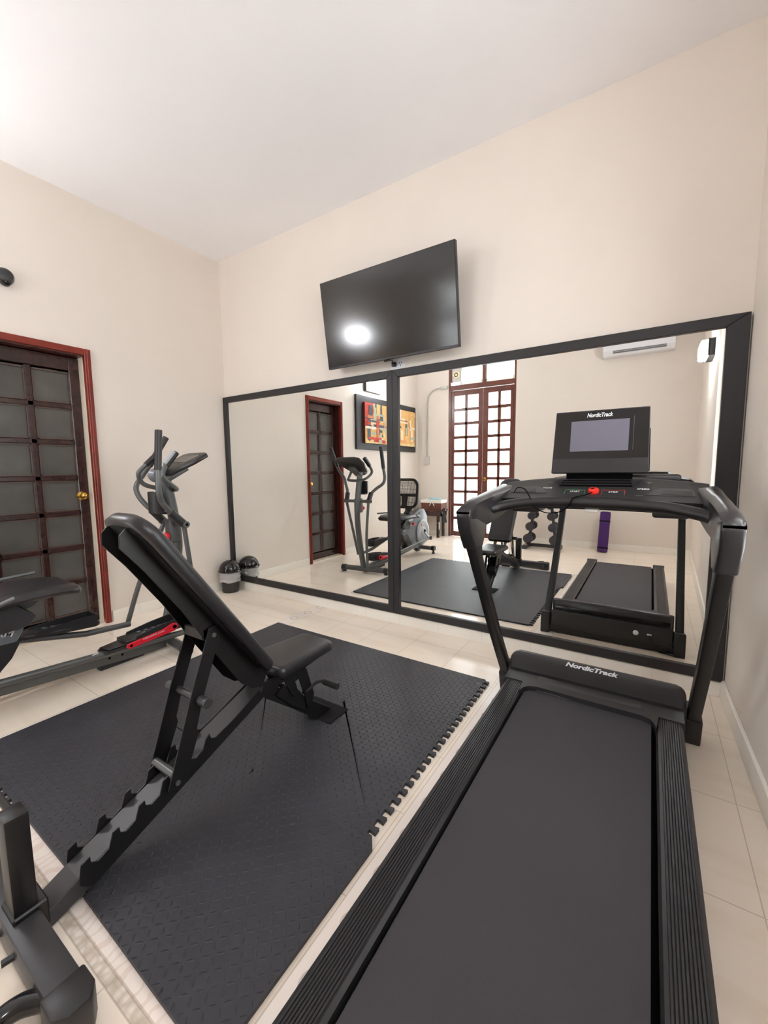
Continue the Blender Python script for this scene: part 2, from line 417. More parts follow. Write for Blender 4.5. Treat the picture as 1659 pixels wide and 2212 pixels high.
# window in the right wall
b = B()
for z0, z1 in ((WZ0, WZ0+.05), (WZ1-.05, WZ1)): prism(b, [(wx(WY0)+.05, WY0), (wx(WY0)+.09, WY0), (wx(WY1)+.09, WY1), (wx(WY1)+.05, WY1)], 2, z0, z1)
for yy in (WY0-.025, WY1+.025, (WY0+WY1)/2): box(b, wx(yy)+.05, wx(yy)+.09, yy-.025, yy+.025, WZ0, WZ1)
for k in range(1, 7):
    z = WZ0 + (WZ1-WZ0)*k/7; prism(b, [(wx(WY0)+.055, WY0), (wx(WY0)+.085, WY0), (wx(WY1)+.085, WY1), (wx(WY1)+.055, WY1)], 2, z-.012, z+.012)
wn = struct('window_1', b, M['woodf'], smooth=False)
b = B(); prism(b, [(wx(WY0)+.068, WY0), (wx(WY0)+.072, WY0), (wx(WY1)+.072, WY1), (wx(WY1)+.068, WY1)], 2, WZ0, WZ1); part('pane', b, M['pane'], wn, smooth=False)
b = B(); prism(b, [(wx(WY0)-.004, WY0), (wx(WY0)+.05, WY0), (wx(WY1)+.05, WY1), (wx(WY1)-.004, WY1)], 2, WZ0-.02, WZ0+.002); part('window_sill', b, M['base'], wn, smooth=False)

# ---------------------------------------------------------------- left panelled door (door_1)
b = B()   # casing
box(b, -.02, .018, -1.170, -1.130, 0, 2.04, .003, 1); box(b, -.02, .018, -1.812, -1.772, 0, 2.04, .003, 1); box(b, -.02, .018, -1.772, -1.170, 1.995, 2.04, .003, 1)
box(b, .018, .024, -1.157, -1.145, 0, 2.03, .002, 1); box(b, .018, .024, -1.797, -1.785, 0, 2.03, .002, 1)
d1 = struct('door_1', b, M['casing'])
b = B(); box(b, -.20, -.0, -1.785, -1.776, 0, 2.0, .002, 1); box(b, -.20, 0, -1.776, -1.172, 1.986, 1.998); part('door_frame', b, M['wood'], d1)
b = B(); box(b, -.20, -.03, -1.172, -1.160, 0, 2.0); part('jamb', b, M['jamb'], d1, 'cream painted jamb', smooth=False)
leafy0, leafy1 = -1.173, -1.775
b = B()
st = .064
box(b, -.125, -.085, leafy0-st, leafy0, .01, 1.983, .004, 1); box(b, -.125, -.085, leafy1, leafy1+st, .01, 1.983, .004, 1)
box(b, -.125, -.085, leafy1+st, leafy0-st, 1.889, 1.983, .004, 1); box(b, -.125, -.085, leafy1+st, leafy0-st, .01, .09, .004, 1)
ym = (leafy0+leafy1)/2
box(b, -.122, -.083, ym-.020, ym+.020, .09, 1.889, .006, 1)
for k in range(1, 7):
    z = .09 + 1.799*k/7; box(b, -.122, -.083, leafy1+st, leafy0-st, z-.019, z+.019, .006, 1)
lf = part('door_leaf', b, M['woodd'], d1)
b = B()
for k in range(7):
    z0 = .09 + 1.799*k/7 + .019; z1 = .09 + 1.799*(k+1)/7 - .019
    for a, c in ((leafy1+st, ym-.020), (ym+.020, leafy0-st)):
        for q in ((a, a+.007, z0, z1), (c-.007, c, z0, z1), (a, c, z0, z0+.007), (a, c, z1-.007, z1)): box(b, -.1, -.088, *q)
o = part('glazing_bead', b, M['bead'], lf, smooth=False)
for k in range(7):
    z0 = .09 + 1.799*k/7 + .012; z1 = .09 + 1.799*(k+1)/7 - .012
    for a, c in ((leafy1+st-.004, ym-.012), (ym+.012, leafy0-st+.004)):
        b = B(); box(b, -.108, -.102, a, c, z0, z1); part('pane', b, M['dglass'], lf, smooth=False)
b = B(); lathe(b, [(.0, .0), (.028, 0), (.03, .005), (.022, .01), (.012, .016), (.012, .03), (.021, .036), (.026, .048), (.024, .06), (.015, .066), (0, .067)], (-.085, -1.225, .985), 'x', 24); part('door_knob', b, M['brass'], lf, 'brass round knob')
b = B(); box(b, -.2, .0, DY1, DY0, -.002, .012, .002, 1); part('threshold', b, M['jamb'], d1, 'cream tile threshold')
b = B(); box(b, -.24, -.2, DY1-.05, DY0+.05, 0, 2.05); part('back_panel', b, M['woodd'], d1, smooth=False)

# ---------------------------------------------------------------- french door (door_2)
yF = D - .05
b = B(); box(b, BX0, BX0+.035, yF-.06, yF+.03, 0, BZ, .004, 1); box(b, BX1-.035, BX1, yF-.06, yF+.03, 0, BZ, .004, 1)
box(b, BX0+.035, BX1-.035, yF-.06, yF+.03, BZ-.06, BZ, .004, 1); box(b, BX0+.035, BX1-.035, yF-.06, yF+.035, 2.44, 2.52, .004, 1)
box(b, 1.145, 1.19, yF-.05, yF+.02, 2.52, BZ-.06, .004, 1)
d2 = struct('door_2', b, M['woodf'])
for (a, c) in ((BX0+.04, 1.155), (1.16, BX1-.04)):
    b = B()
    left = a < 1
    sl, sr = (.05, .075) if left else (.085, .055)
    box(b, a, a+sl, yF-.03, yF+.01, .005, 2.435, .004, 1); box(b, c-sr, c, yF-.03, yF+.01, .005, 2.435, .004, 1)
    box(b, a+sl, c-sr, yF-.03, yF+.01, 2.35, 2.435, .004, 1); box(b, a+sl, c-sr, yF-.03, yF+.01, .005, .09, .004, 1)
    m_ = (a+sl+c-sr)/2
    box(b, m_-.022, m_+.022, yF-.028, yF+.008, .09, 2.35, .004, 1)
    for k in range(1, 10):
        z = .09 + 2.26*k/10; box(b, a+sl, c-sr, yF-.028, yF+.008, z-.023, z+.023, .004, 1)
    lf2 = part('door_leaf', b, M['woodf'], d2)
    for k in range(10):
        for q0, q1 in ((a+sl, m_-.02), (m_+.02, c-sr)):
            milky = (not left) and k == 8
            b = B(); box(b, q0, q1, yF-.012, yF-.008, .09+2.26*k/10+.012, .09+2.26*(k+1)/10-.012)
            part('pane', b, M['pane'], lf2, smooth=False)
            if milky:
                b = B(); xa, xb_ = ((q0+q1)/2, q1) if q0 < m_-.02 else (q0, (q0*.45+q1*.55))
                box(b, xa, xb_, yF-.018, yF-.014, .09+2.26*k/10+.012, .09+2.26*(k+1)/10-.012); part('film', b, M['paned'], lf2, 'milky patch behind the glass', smooth=False)
    if not left:
        b = B(); lathe(b, [(0, 0), (.024, 0), (.026, .006), (.011, .014), (.011, .03), (.022, .038), (.026, .05), (.018, .062), (0, .064)], (a+.04, yF+.01, .98), 'y', 20); part('door_knob', b, M['brass'], lf2, 'brass round knob')
for a, c in ((BX0+.035, 1.145), (1.19, BX1-.035)):
    b = B()
    a2 = a + .15 if a < 1 else a
    for q in ((a2, a2+.018, 2.53, BZ-.06), (c-.03, c, 2.53, BZ-.06), (a2, c, 2.53, 2.57), (a2, c, BZ-.09, BZ-.06)): box(b, q[0], q[1], yF-.02, yF-.01, q[2], q[3])
    part('transom_film', b, M['paned'], d2, 'grey film border', smooth=False)
    b = B(); box(b, a2, c, yF-.03, yF-.026, 2.52, BZ-.06); part('pane', b, M['pane'], d2, smooth=False)
b = B(); box(b, BX0+.04, BX0+.19, yF-.04, yF, 2.58, 2.80, .004, 1)
fan = obj('exhaust_fan', b, M['fan']); tag(fan, 'small square exhaust fan in the pane above the double glass doors', 'fan')
b = B(); lathe(b, [(.035, 0), (.035, .008), (.062, .01), (.062, 0)], (BX0+.115, yF, 2.695), 'y', 28); lathe(b, [(0, .004), (.022, .006), (.024, 0)], (BX0+.115, yF, 2.695), 'y', 20)
OFF[fan.name] = Vector((0, 0, 0)); part('fan_ring', b, M['fandisc'], fan, 'pale round grille')

# conduit and switch box
t = thing('electrical_conduit', (.18, D+.02, 1.3), 'thin metal conduit bent down the wall beside the double glass doors', 'pipe')
b = B(); tube(b, [(.56, D+.018, 2.50), (.42, D+.018, 2.50), (.30, D+.018, 2.475), (.215, D+.018, 2.40), (.19, D+.018, 2.28)], .010, 10, 6); tube(b, [(.19, D+.018, 2.29), (.185, D+.018, 1.35)], .010, 10)
part('pipe', b, M['conduit'], t)
b = B(); box(b, .45, .57, D+.001, D+.035, 2.475, 2.525, .004, 1); part('junction_cover', b, M['conduit'], t)
b = B(); box(b, .14, .225, D+.001, D+.05, 1.235, 1.365, .005, 1); sb = obj('switch_box', b, M['fan']); tag(sb, 'small white electrical box at the lower end of the conduit', 'switch box')

# ---------------------------------------------------------------- wall mirrors
def mirror(x0, x1, label, i):
    t = thing('wall_mirror', ((x0+x1)/2, -.012, .087), label, 'mirror', 'framed wall mirrors')
    z0, z1, fw, y0, y1 = .087, 1.853, .052, -.03, -.001
    fl, fr = (.045, .047) if i == 0 else (.047, .085)
    for nm, q in (('frame', 0),):
        b = B()
        # four mitred members
        prism(b, [(x0, z0), (x1, z0), (x1-fr, z0+fw), (x0+fl, z0+fw)], 1, y0, y1, .002, 1); prism(b, [(x0, z1), (x1, z1), (x1-fr, z1-fw), (x0+fl, z1-fw)], 1, y0, y1, .002, 1)
        prism(b, [(x0, z0), (x0+fl, z0+fw), (x0+fl, z1-fw), (x0, z1)], 1, y0, y1, .002, 1); prism(b, [(x1, z0), (x1-fr, z0+fw), (x1-fr, z1-fw), (x1, z1)], 1, y0, y1, .002, 1)
        part('frame', b, M['blackm'], t)
    b = B(); box(b, x0+fl-.004, x1-fr+.004, -.014, -.010, z0+fw-.004, z1-fw+.004); part('mirror_glass', b, M['mirror'], t, smooth=False)
mirror(.003, 1.905, 'black framed wall mirror beside the corner with the small bin', 0)
mirror(1.907, 3.822, 'black framed wall mirror behind the treadmill', 1)

# ---------------------------------------------------------------- wall lamps
def lamp(x, sgn, y0, y1, z0, z1, label):
    t = thing('wall_lamp', (x, (y0+y1)/2, z0), label, 'lamp', 'floodlight wall lamps')
    def bx(a, c, p, q, r, s, bev=.003): bb = B(); box(bb, x+sgn*a, x+sgn*c, p, q, r, s, bev, 1); return bb
    part('housing', bx(.0, .045, y0-.008, y1+.008, z0-.008, z1+.008), M['blackm'], t, 'dark metal back bracket')
    part('end_cap', bx(.045, .055, y0-.010, y0, z0-.010, z1+.010), M['blackm'], t, 'dark end cap')
    part('end_cap', bx(.045, .055, y1, y1+.010, z0-.010, z1+.010), M['blackm'], t, 'dark end cap')
    part('diffuser', bx(.045, .105, y0, y1, z0, z1, .012), M['lampface'], t, 'glowing white diffuser')
lamp(0, 1, -2.70, -2.32, 2.27, 2.39, 'lit wall lamp above the framed abstract painting')
lamp(wx(-2.3), -1, -2.44, -2.14, 2.13, 2.26, 'lit wall lamp beside the window near the air conditioner')

# ---------------------------------------------------------------- small dome camera on the left wall
t = thing('dome_camera', (0, -1.575, 2.385), 'small grey dome fixture high on the wall above the brown door', 'camera')
b = B(); lathe(b, [(0, 0), (.048, 0), (.05, .012), (.046, .03), (.036, .045), (.0, .055)], (0, -1.575, 2.385), 'x', 28); part('cover', b, M['greyd'], t)
b = B(); lathe(b, [(0, 0), (.03, 0), (.026, .018), (.012, .028), (0, .03)], (.018, -1.575, 2.353), 'x', 20); part('lens', b, M['gloss'], t, 'dark lens')

# ---------------------------------------------------------------- painting
t = thing('framed_painting', (0, -2.94, 1.45), 'wide abstract painting in a broad dark frame', 'painting')
py0, py1, pz0, pz1 = -3.79, -2.09, 1.44, 2.19
cy0, cy1, cz0, cz1 = -3.70, -2.25, 1.53, 2.10
b = B(); box(b, 0.002, .035, py0, py1, pz0, pz1, .004, 1); part('frame', b, M['blackm'], t)
b = B(); box(b, .035, .065, cy0, cy1, cz0, cz1)
part('canvas', b, M['canvasside'], t, smooth=False)
pal = [(206, 88, 80), (224, 160, 108), (230, 182, 118), (238, 216, 176), (92, 104, 112), (222, 140, 104), (190, 72, 66), (232, 204, 146), (186, 188, 162), (238, 228, 212)]
pm_ = [pmat('paint_%d' % i, c, .7, spec=.2, noise=.1, nscale=14) for i, c in enumerate(pal)]
b = B()
def pr(y0, y1, z0, z1, mi, lift):
    x = .0655 + lift*.0003; v = [b.verts.new((x, a, c)) for a, c in ((y0, z0), (y1, z0), (y1, z1), (y0, z1))]; b.faces.new(v).material_index = mi
W_, Hh_ = cy1-cy0, cz1-cz0
def P01(u0, u1, v0, v1, mi, l): pr(cy1-u0*W_, cy1-u1*W_, cz0+v0*Hh_, cz0+v1*Hh_, mi, l)
P01(0, 1, 0, 1, 2, 0); P01(0, .17, .55, 1, 0, 1); P01(0, .12, .38, .55, 6, 1); P01(0, 1, 0, .12, 7, 1)
for i in range(80):
    u = random.random()*.93; v = random.random()*.8; mi = random.choice([1, 2, 3, 5, 7, 7, 9, 4, 8, 0] if u > .3 else [0, 6, 5, 4, 3, 8])
    ww, hh = (random.uniform(.02, .06), random.uniform(.15, .4)) if random.random() < .6 else (random.uniform(.1, .25), random.uniform(.03, .09))
    P01(u, min(1, u+ww), v, min(1, v+hh), mi, 2+i*.3)
P01(0, .6, .36, .42, 9, 17); P01(.17, .2, .62, 1, 4, 17); P01(.27, .3, .6, 1, 4, 17); P01(.78, .82, .3, .72, 4, 17); P01(.0, .3, .6, .63, 4, 18); P01(.88, 1, .85, .97, 2, 18)
part('painted_shapes', b, pm_, t, smooth=False)

# ---------------------------------------------------------------- air conditioner
t = thing('air_conditioner', (3.25, D, 2.6), 'white split air conditioner high on the back wall', 'air conditioner')
b = B(); prism(b, [(D, 2.60), (D+.15, 2.60), (D+.205, 2.66), (D+.21, 2.86), (D+.17, 2.885), (D, 2.885)], 0, 2.86, 3.65, .012, 3); part('housing', b, M['white'], t)
b = B(); box(b, 2.98, 3.56, D+.155, D+.2, 2.628, 2.640, .001, 1); box(b, 2.98, 3.56, D+.165, D+.206, 2.648, 2.655, .001, 1); part('air_outlet', b, M['pgrey'], t, 'grey louvre slots')
b = B(); box(b, 3.19, 3.26, D+.2095, D+.2115, 2.735, 2.742); part('badge', b, M['pgrey'], t, smooth=False)

# ---------------------------------------------------------------- television
t = thing('television', (1.93, -.02, 1.9), 'black flat-screen television tilted forward on the wall above the mirrors', 'television')
tw, th = 1.045, .593
mT = frame_mx((1.927, -.158, 2.1975), (1, 0, 0), (0, -.08, .587))
# local: x right, y up the screen, z towards... (x cross y)
def tvb(w0, w1, h0, h1, d0, d1, bev=.002):
    bb = B(); box(bb, w0, w1, h0, h1, d0, d1, bev, 1); bmesh.ops.transform(bb, matrix=mT, verts=bb.verts[:]); return bb
sg = 1 if (mT.to_3x3() @ Vector((0, 0, 1))).y < 0 else -1
part('casing', tvb(-tw/2, tw/2, -th/2, th/2, -sg*.028, 0), M['plast'], t)
part('rear_housing', tvb(-.36, .36, -.27, .12, -sg*.028, -sg*.055, .008), M['plast'], t)
part('screen', tvb(-tw/2+.006, tw/2-.006, -th/2+.014, th/2-.006, 0, sg*.002, 0), M['screen'], t, 'dark reflective screen', smooth=False)
part('lower_bezel', tvb(-tw/2+.004, tw/2-.004, -th/2, -th/2+.013, 0, sg*.004, .001), M['satin'], t)
part('sensor', tvb(-.035, .035, -th/2-.012, -th/2, -sg*.02, -sg*.004, .003), M['gloss'], t)
b = B(); box(b, 1.80, 2.05, -.02, -.001, 2.08, 2.32, .003, 1); box(b, 1.88, 1.97, -.13, -.01, 2.16, 2.24, .004, 1); part('wall_bracket', b, M['black'], t)
b = B(); box(b, 1.885, 2.0, -.008, 0, 1.858, 1.925, .002, 1); so = obj('wall_outlet', b, M['white'], loc=(1.94, 0, 1.89)); tag(so, 'white wall outlet plate just under the television', 'outlet')
b = B()
for cx_ in (1.965,):
    for q in ((-.008, .006), (.008, .006), (0, -.012)): box(b, cx_+q[0]-.0022, cx_+q[0]+.0022, -.0088, -.0078, 1.893+q[1]-.005, 1.893+q[1]+.005)
part('socket_slots', b, M['slot'], so, smooth=False)
b = B(); box(b, 1.905, 1.935, -.035, -.008, 1.875, 1.905, .005, 2); tube(b, [(1.92, -.03, 1.90), (1.915, -.045, 1.915), (1.922, -.065, 1.935)], .004, 8, 5); pl = obj('power_plug', b, M['black'], loc=(1.92, 0, 1.89)); tag(pl, 'black power plug with cord in the outlet under the television', 'plug')

# ---------------------------------------------------------------- foam mat tiles
XS = [1.155, 1.692, 2.230, 2.772]; YS = [-.482, -1.042, -1.602, -2.165]
def toothed(a, bpt, out, n=11, amp=.018, phase=0):
    """dovetail polyline from a to b (excluding b); out: unit outward vector"""
    a = Vector(a); c = Vector(bpt); d = (c-a); L_ = d.length; d.normalize(); o = Vector(out); p = L_/n; pts = [a]
    for i in range(n):
        s = i*p
        pts += [a+d*(s+p*.30), a+d*(s+p*.22)+o*amp, a+d*(s+p*.74)+o*amp, a+d*(s+p*.66)]
    return pts
mat_names = [['corner tile nearest the small bin', 'middle tile of the edge facing the mirrors', 'corner tile nearest the treadmill motor cover'],
             ['middle tile of the edge beside the elliptical trainer', 'centre tile with other tiles on all four sides', 'middle tile of the toothed edge along the treadmill'],
             ['corner tile beside the elliptical trainer\'s seat', 'under the notched bench spine near its rear bar', 'corner tile with plain edging beside the treadmill belt']]
for r in range(3):
    for c in range(3):
        x0, x1, y1, y0 = XS[c], XS[c+1], YS[r], YS[r+1]
        pts = []
        # bottom edge (near camera) left->right
        pts += [Vector((x0, y0))] if not (r == 2 and c == 0) and r == 2 else toothed((x0, y0), (x1, y0), (0, -1) if (r == 2) else (0, -1))
        xr, yb = x1, y0
        if c == 2 and r == 2: pts[-1:] = [Vector((x0, y0-.01)), Vector((x1+.03, y0-.022))] if len(pts) == 1 else pts[-1:]; pts += [Vector((x1+.045, y0+.02)), Vector((x1+.045, y1-.035)), Vector((x1+.02, y1+.0))]
        elif c == 2: pts += toothed((x1, y0), (x1, y1), (1, 0), n=12, amp=.024)
        else: pts += toothed((x1, y0), (x1, y1), (1, 0))
        if r == 0: pts += [Vector((x1, y1))]
        else: pts += [Vector(p) for p in reversed(toothed((x0, y1), (x1, y1), (0, -1)))][0:0] or [Vector((x1, y1))] + list(reversed(toothed((x0, y1), (x1, y1), (0, -1))[1:]))
        if c == 0: pts += [Vector((x0, y1))]
        else: pts += [Vector((x0, y1))] + list(reversed(toothed((x0, y0), (x0, y1), (1, 0))[1:]))
        g = .0006; cx_, cy_ = (x0+x1)/2, (y0+y1)/2
        poly = [(cx_+(p.x-cx_)*(1-g*2), cy_+(p.y-cy_)*(1-g*2)) for p in pts]
        cl = [poly[0]]
        for p in poly[1:]:
            if (Vector(p)-Vector(cl[-1])).length > 1e-4: cl.append(p)
        b = B(); prism(b, cl, 2, .0005, .0125)
        fo = obj('foam_mat_tile', b, M['foam'], smooth=False, loc=(cx_, cy_, 0))
        tag(fo, 'black foam mat tile, ' + mat_names[r][c], 'mat', 'interlocking foam mat tiles')

# ================================================================ TREADMILL
TM = thing('treadmill', (3.285, -1.4, 0), 'large black treadmill with a tablet console standing along the right wall', 'treadmill')
XC = 3.283
YR = -2.36
def rail(x0, x1):
    """side foot rail with long ribs, cross-section run along y"""
    top = .172; pts = [(x0, .07), (x0, .155), (x0+.006, top-.006)]
    n = 9; a, c = x0+.014, x1-.012
    for i in range(n):
        s = (c-a)/n; xx = a+s*i
        pts += [(xx, top-.003), (xx+s*.22, top), (xx+s*.78, top), (xx+s*.95, top-.003)]
    pts += [(x1-.008, top-.002), (x1, top-.010), (x1, .07)]
    bb = B(); prism(bb, pts, 1, YR+.06, -.66); return bb
for nm, x0, x1 in (('side_rail', 2.942, 3.030), ('side_rail', 3.537, 3.625)):
    part(nm, rail(x0, x1), M['plast'], TM, smooth=False)
    b = B(); prism(b, [(YR, .06), (YR, .14), (YR+.012, .168), (YR+.03, .176), (YR+.065, .174), (YR+.065, .06)], 0, x0-.003, x1+.002, .004, 2); part('rail_end_cap', b, M['satin'], TM)
    
b = B(); box(b, 3.030, 3.537, -2.33, -.60, .085, .135); box(b, 2.95, 3.0, -2.28, -.52, .03, .085); box(b, 3.565, 3.615, -2.28, -.52, .03, .085); part('deck_frame', b, M['slot'], TM, smooth=False)
b = B()
sec = [(-.655, .145), (-.66, .155), (-2.30, .155), (-2.325, .148), (-2.338, .125), (-2.325, .10), (-2.30, .09), (-2.31, .12), (-2.30, .14), (-.66, .14)]
prism(b, sec, 0, 3.040, 3.522); part('running_belt', b, M['belt'], TM, smooth=False)
for xx in (2.97, 3.59):
    b = B(); lathe(b, [(0, -.02), (.03, -.02), (.032, -.015), (.032, .015), (.03, .02), (0, .02)], (xx, -2.2, .032), 'x', 20); part('rear_foot', b, M['plast'], TM)
# motor cover
b = B()
prof = [(-.475, .075), (-.472, .185), (-.476, .212), (-.486, .228), (-.500, .235), (-.518, .234), (-.545, .221), (-.575, .204), (-.604, .186), (-.608, .075)]
secs = []
for x, k, ky in ((2.926, .90, .60), (2.930, .95, .76), (2.940, .985, .89), (2.958, 1, 1), (3.608, 1, 1), (3.626, .985, .89), (3.636, .95, .76), (3.640, .90, .60)):
    secs.append([(x, -.608+(p[0]+.608)*ky, .075+(p[1]-.075)*k) for p in prof])
loft(b, secs); part('motor_cover', b, M['satin'], TM, angle=45)
b = B(); box(b, 2.945, 3.621, -.4745, -.468, .115, .195, .003, 2); part('cover_front_band', b, M['gloss'], TM, 'glossy black front band')
# lower ledge between cover and belt with the notch
b = B(); prism(b, [(2.936, -.606), (3.630, -.606), (3.630, -.702), (3.546, -.702), (3.537, -.79), (3.532, -.762), (3.519, -.738), (3.490, -.724), (3.09, -.720), (3.055, -.732), (3.036, -.758), (3.030, -.79), (3.020, -.702), (2.936, -.702)], 2, .10, .1765); part('cover_ledge', b, M['plast'], TM)
b = B(); prism(b, [(-.618, .15), (-.618, .1800), (-.660, .1800), (-.708, .1660), (-.722, .1600), (-.722, .15)], 0, 3.076, 3.487, .0015, 1); part('ledge_insert', b, M['satin'], TM)
text('logo', 'NordicTrack', .034, frame_mx((3.282, -.532, .2282), (1, 0, 0), (0, 1, .50)), M['print'], TM, shear=.25, bold=.0012, width=.218)
b = B(); box(b, 2.93, 3.636, -.470, -.455, .045, .165, .01, 2); part('lower_shroud', b, M['plast'], TM)
b = B(); lathe(b, [(0, 0), (.014, 0), (.016, .004), (.010, .008), (0, .009)], (3.44, -.454, .105), 'y', 20); part('power_switch', b, M['white'], TM, 'round white button')
b = B(); box(b, 3.50, 3.525, -.455, -.447, .10, .110, .002, 1); part('cord_socket', b, M['fan'], TM)
b = B(); tube(b, [(3.515, -.45, .103), (3.53, -.43, .06), (3.56, -.425, .02), (3.60, -.44, .008), (3.66, -.42, .008)], .0035, 8, 6); part('power_cord', b, M['black'], TM)
# base frame
b = B(); box(b, 2.90, 3.66, -.50, -.455, .005, .05, .004, 1); box(b, 2.955, 2.995, -1.25, -.45, .005, .04, .004, 1); box(b, 3.57, 3.61, -1.25, -.45, .005, .04, .004, 1); part('base_frame', b, M['black'], TM)
# uprights
UPR = [(-.50, .03), (-.555, .12), (-.775, .43), (-.945, .69), (-1.115, .945), (-1.02, 1.00), (-.98, .93), (-.965, .81), (-.83, .60), (-.675, .37), (-.54, .19), (-.44, .03)]
for x0, x1 in ((2.872, 2.915), (3.648, 3.692)):
    b = B(); prism(b, UPR, 0, x0, x1, .006, 2); part('upright', b, M['black'], TM)
    b = B(); xm = (x0+x1)/2; box(b, x1-.012 if xm < 3 else x0, x1 if xm < 3 else x0+.012, -.56, -.50, .12, .2); 
    b.free()
    b = B(); prism(b, [(-.525, 0), (-.545, .06), (-.560, .12), (-.44, .15), (-.43, .05), (-.43, 0)], 0, x0-.008, x1+.008, .006, 2); part('upright_boot', b, M['plast'], TM)
    # elbow sleeve
    b = B(); prism(b, [(-1.062, .845), (-1.12, .93), (-1.135, .985), (-1.12, 1.01), (-1.06, 1.005), (-.95, .975), (-.945, .90), (-.985, .845)], 0, x0-.006, x1+.006, .008, 3); part('elbow_sleeve', b, M['satin'], TM)
    # arm from the elbow to the console
    b = B(); inner = 1 if xm < 3 else -1; xo = x0-.005 if xm < 3 else x1+.005
    secs = []
    for y, wd, z0, z1 in ((-1.132, .05, .988, 1.003), (-1.11, .054, .96, 1.022), (-1.05, .055, .955, 1.038), (-.95, .056, .925, 1.048), (-.86, .060, .932, 1.058), (-.76, .070, .955, 1.066), (-.68, .080, .975, 1.076), (-.61, .085, 1.0, 1.084), (-.57, .085, 1.03, 1.076)):
        xi = xo + inner*wd; dx = inner*.008
        secs.append([(xo, y, z0+.01), (xo+dx, y, z0), (xi-dx, y, z0), (xi, y, z0+.01), (xi, y, z1-.012), (xi-dx*1.5, y, z1-.002), (xo+dx*2, y, z1), (xo, y, z1-.014)])
    loft(b, secs); part('handrail_arm', b, M['satin'], TM, angle=50)
# console body: sections along x
b = B(); secs = []
NX = 26
for i in range(NX+1):
    x = 2.905 + (3.660-2.905)*i/NX; u = (x-XC)/.37; zt = 1.118 - .026*u*u; yt = -.585 - .02*u*u; yl = -.795 - .030*u*u + .03; zl = 1.035 - .006*u*u
    secs.append([(x, -.50, zt-.055), (x, -.505, zt-.012), (x, yt+.04, zt), (x, yt, zt), (x, yt-.010, zt-.006), (x, yl, zl), (x, yl+.02, zl-.045), (x, -.62, zl-.05)])
loft(b, secs); part('console_body', b, M['plast'], TM, angle=40)
def face_mx(x, s):
    """frame lying on the console's sloping face at x; s: 0 lower edge, 1 upper edge"""
    u = (x-XC)/.37; hi = Vector((x, -.595-.02*u*u, 1.112-.026*u*u)); lo = Vector((x, -.765-.030*u*u, 1.035-.006*u*u))
    p = lo.lerp(hi, s); n = Vector((1, 0, 0)).cross(hi-lo).normalized()
    return frame_mx(p + n*.0006, (1, 0, 0), hi-lo)
def onface(x, s, w_, h_, t_, r_=.002, m0='plast', nm='panel', lab=None, poly=None):
    bb = B(); prism(bb, poly or rrect(w_, h_, r_, 4), 2, -.001, t_, mx=face_mx(x, s)); return part(nm, bb, M[m0], TM, lab)
onface(XC, .74, .30, .052, .0012, nm='vent_panel', m0='satin', poly=[(-.155, .028), (.155, .026), (.135, -.028), (-.140, -.028)])
for k in range(3): onface(XC-.003, .60+.12*k, .270-.006*k, .0082, .0022, .003, 'slot', 'vent_slot')
onface(XC-.165, .80, .003, .0035, .001, .001, 'pgrey', 'panel_line')
for x_, s_ in ((3.10, .52),): text('button_text', 'INCLINE', .015, face_mx(x_, s_), M['print'], TM, width=.036)
text('button_text', 'SPEED', .015, face_mx(3.452, .52), M['print'], TM, width=.040)
text('button_text', 'START', .016, face_mx(3.213, .32), M['print'], TM, width=.036)
text('button_text', 'STOP', .016, face_mx(3.352, .32), M['print'], TM, width=.032)
def outline(x, s, w_, h_, m0):
    t_ = .0022; mx = face_mx(x, s); bb = B()
    for q in ((-w_/2, w_/2, h_/2-t_, h_/2), (-w_/2, -w_/2+t_, -h_/2, h_/2), (w_/2-t_, w_/2, -h_/2, h_/2)):
        prism(bb, [(q[0], q[2]), (q[1], q[2]), (q[1], q[3]), (q[0], q[3])], 2, -.0005, .0008, mx=mx)
    part('button_outline', bb, M[m0], TM, smooth=False)
outline(3.213, .30, .078, .040, 'pgreen'); outline(3.352, .30, .082, .044, 'pred')
def chevron(x, s, d, m0='pgrey', plus=None):
    mx = face_mx(x, s); bb = B(); w_ = .011
    if plus:
        prism(bb, [(-w_, -.0012), (w_, -.0012), (w_, .0012), (-w_, .0012)], 2, -.0005, .0008, mx=mx)
        if plus == 2: prism(bb, [(-.0012, -w_), (.0012, -w_), (.0012, w_), (-.0012, w_)], 2, -.0005, .0008, mx=mx)
    else: prism(bb, [(-w_, 0), (0, d*.009), (w_, 0), (w_, -.002), (0, d*.009-.002), (-w_, -.002)], 2, -.0005, .0008, mx=mx)
    part('button_symbol', bb, M[m0], TM, smooth=False)
chevron(3.10, .80, 1); chevron(3.10, .22, -1); chevron(3.47, .84, 1, plus=2); chevron(3.44, .20, 1, plus=1)
bb = B(); lathe(bb, [(0, 0), (.019, 0), (.020, .006), (.018, .013), (.008, .016), (0, .0165)], (0, 0, 0), 'z', 24); bmesh.ops.transform(bb, matrix=face_mx(3.283, .30), verts=bb.verts[:]); part('safety_key', bb, M['redkey'], TM, 'round red safety key')
bb = B(); mx = face_mx(3.281, .30)
prism(bb, [(-.010, -.002), (.002, .007), (.009, .003), (.002, -.001), (.001, -.006)], 2, .0155, .0172, mx=mx); part('key_print', bb, M['slot'], TM, smooth=False)
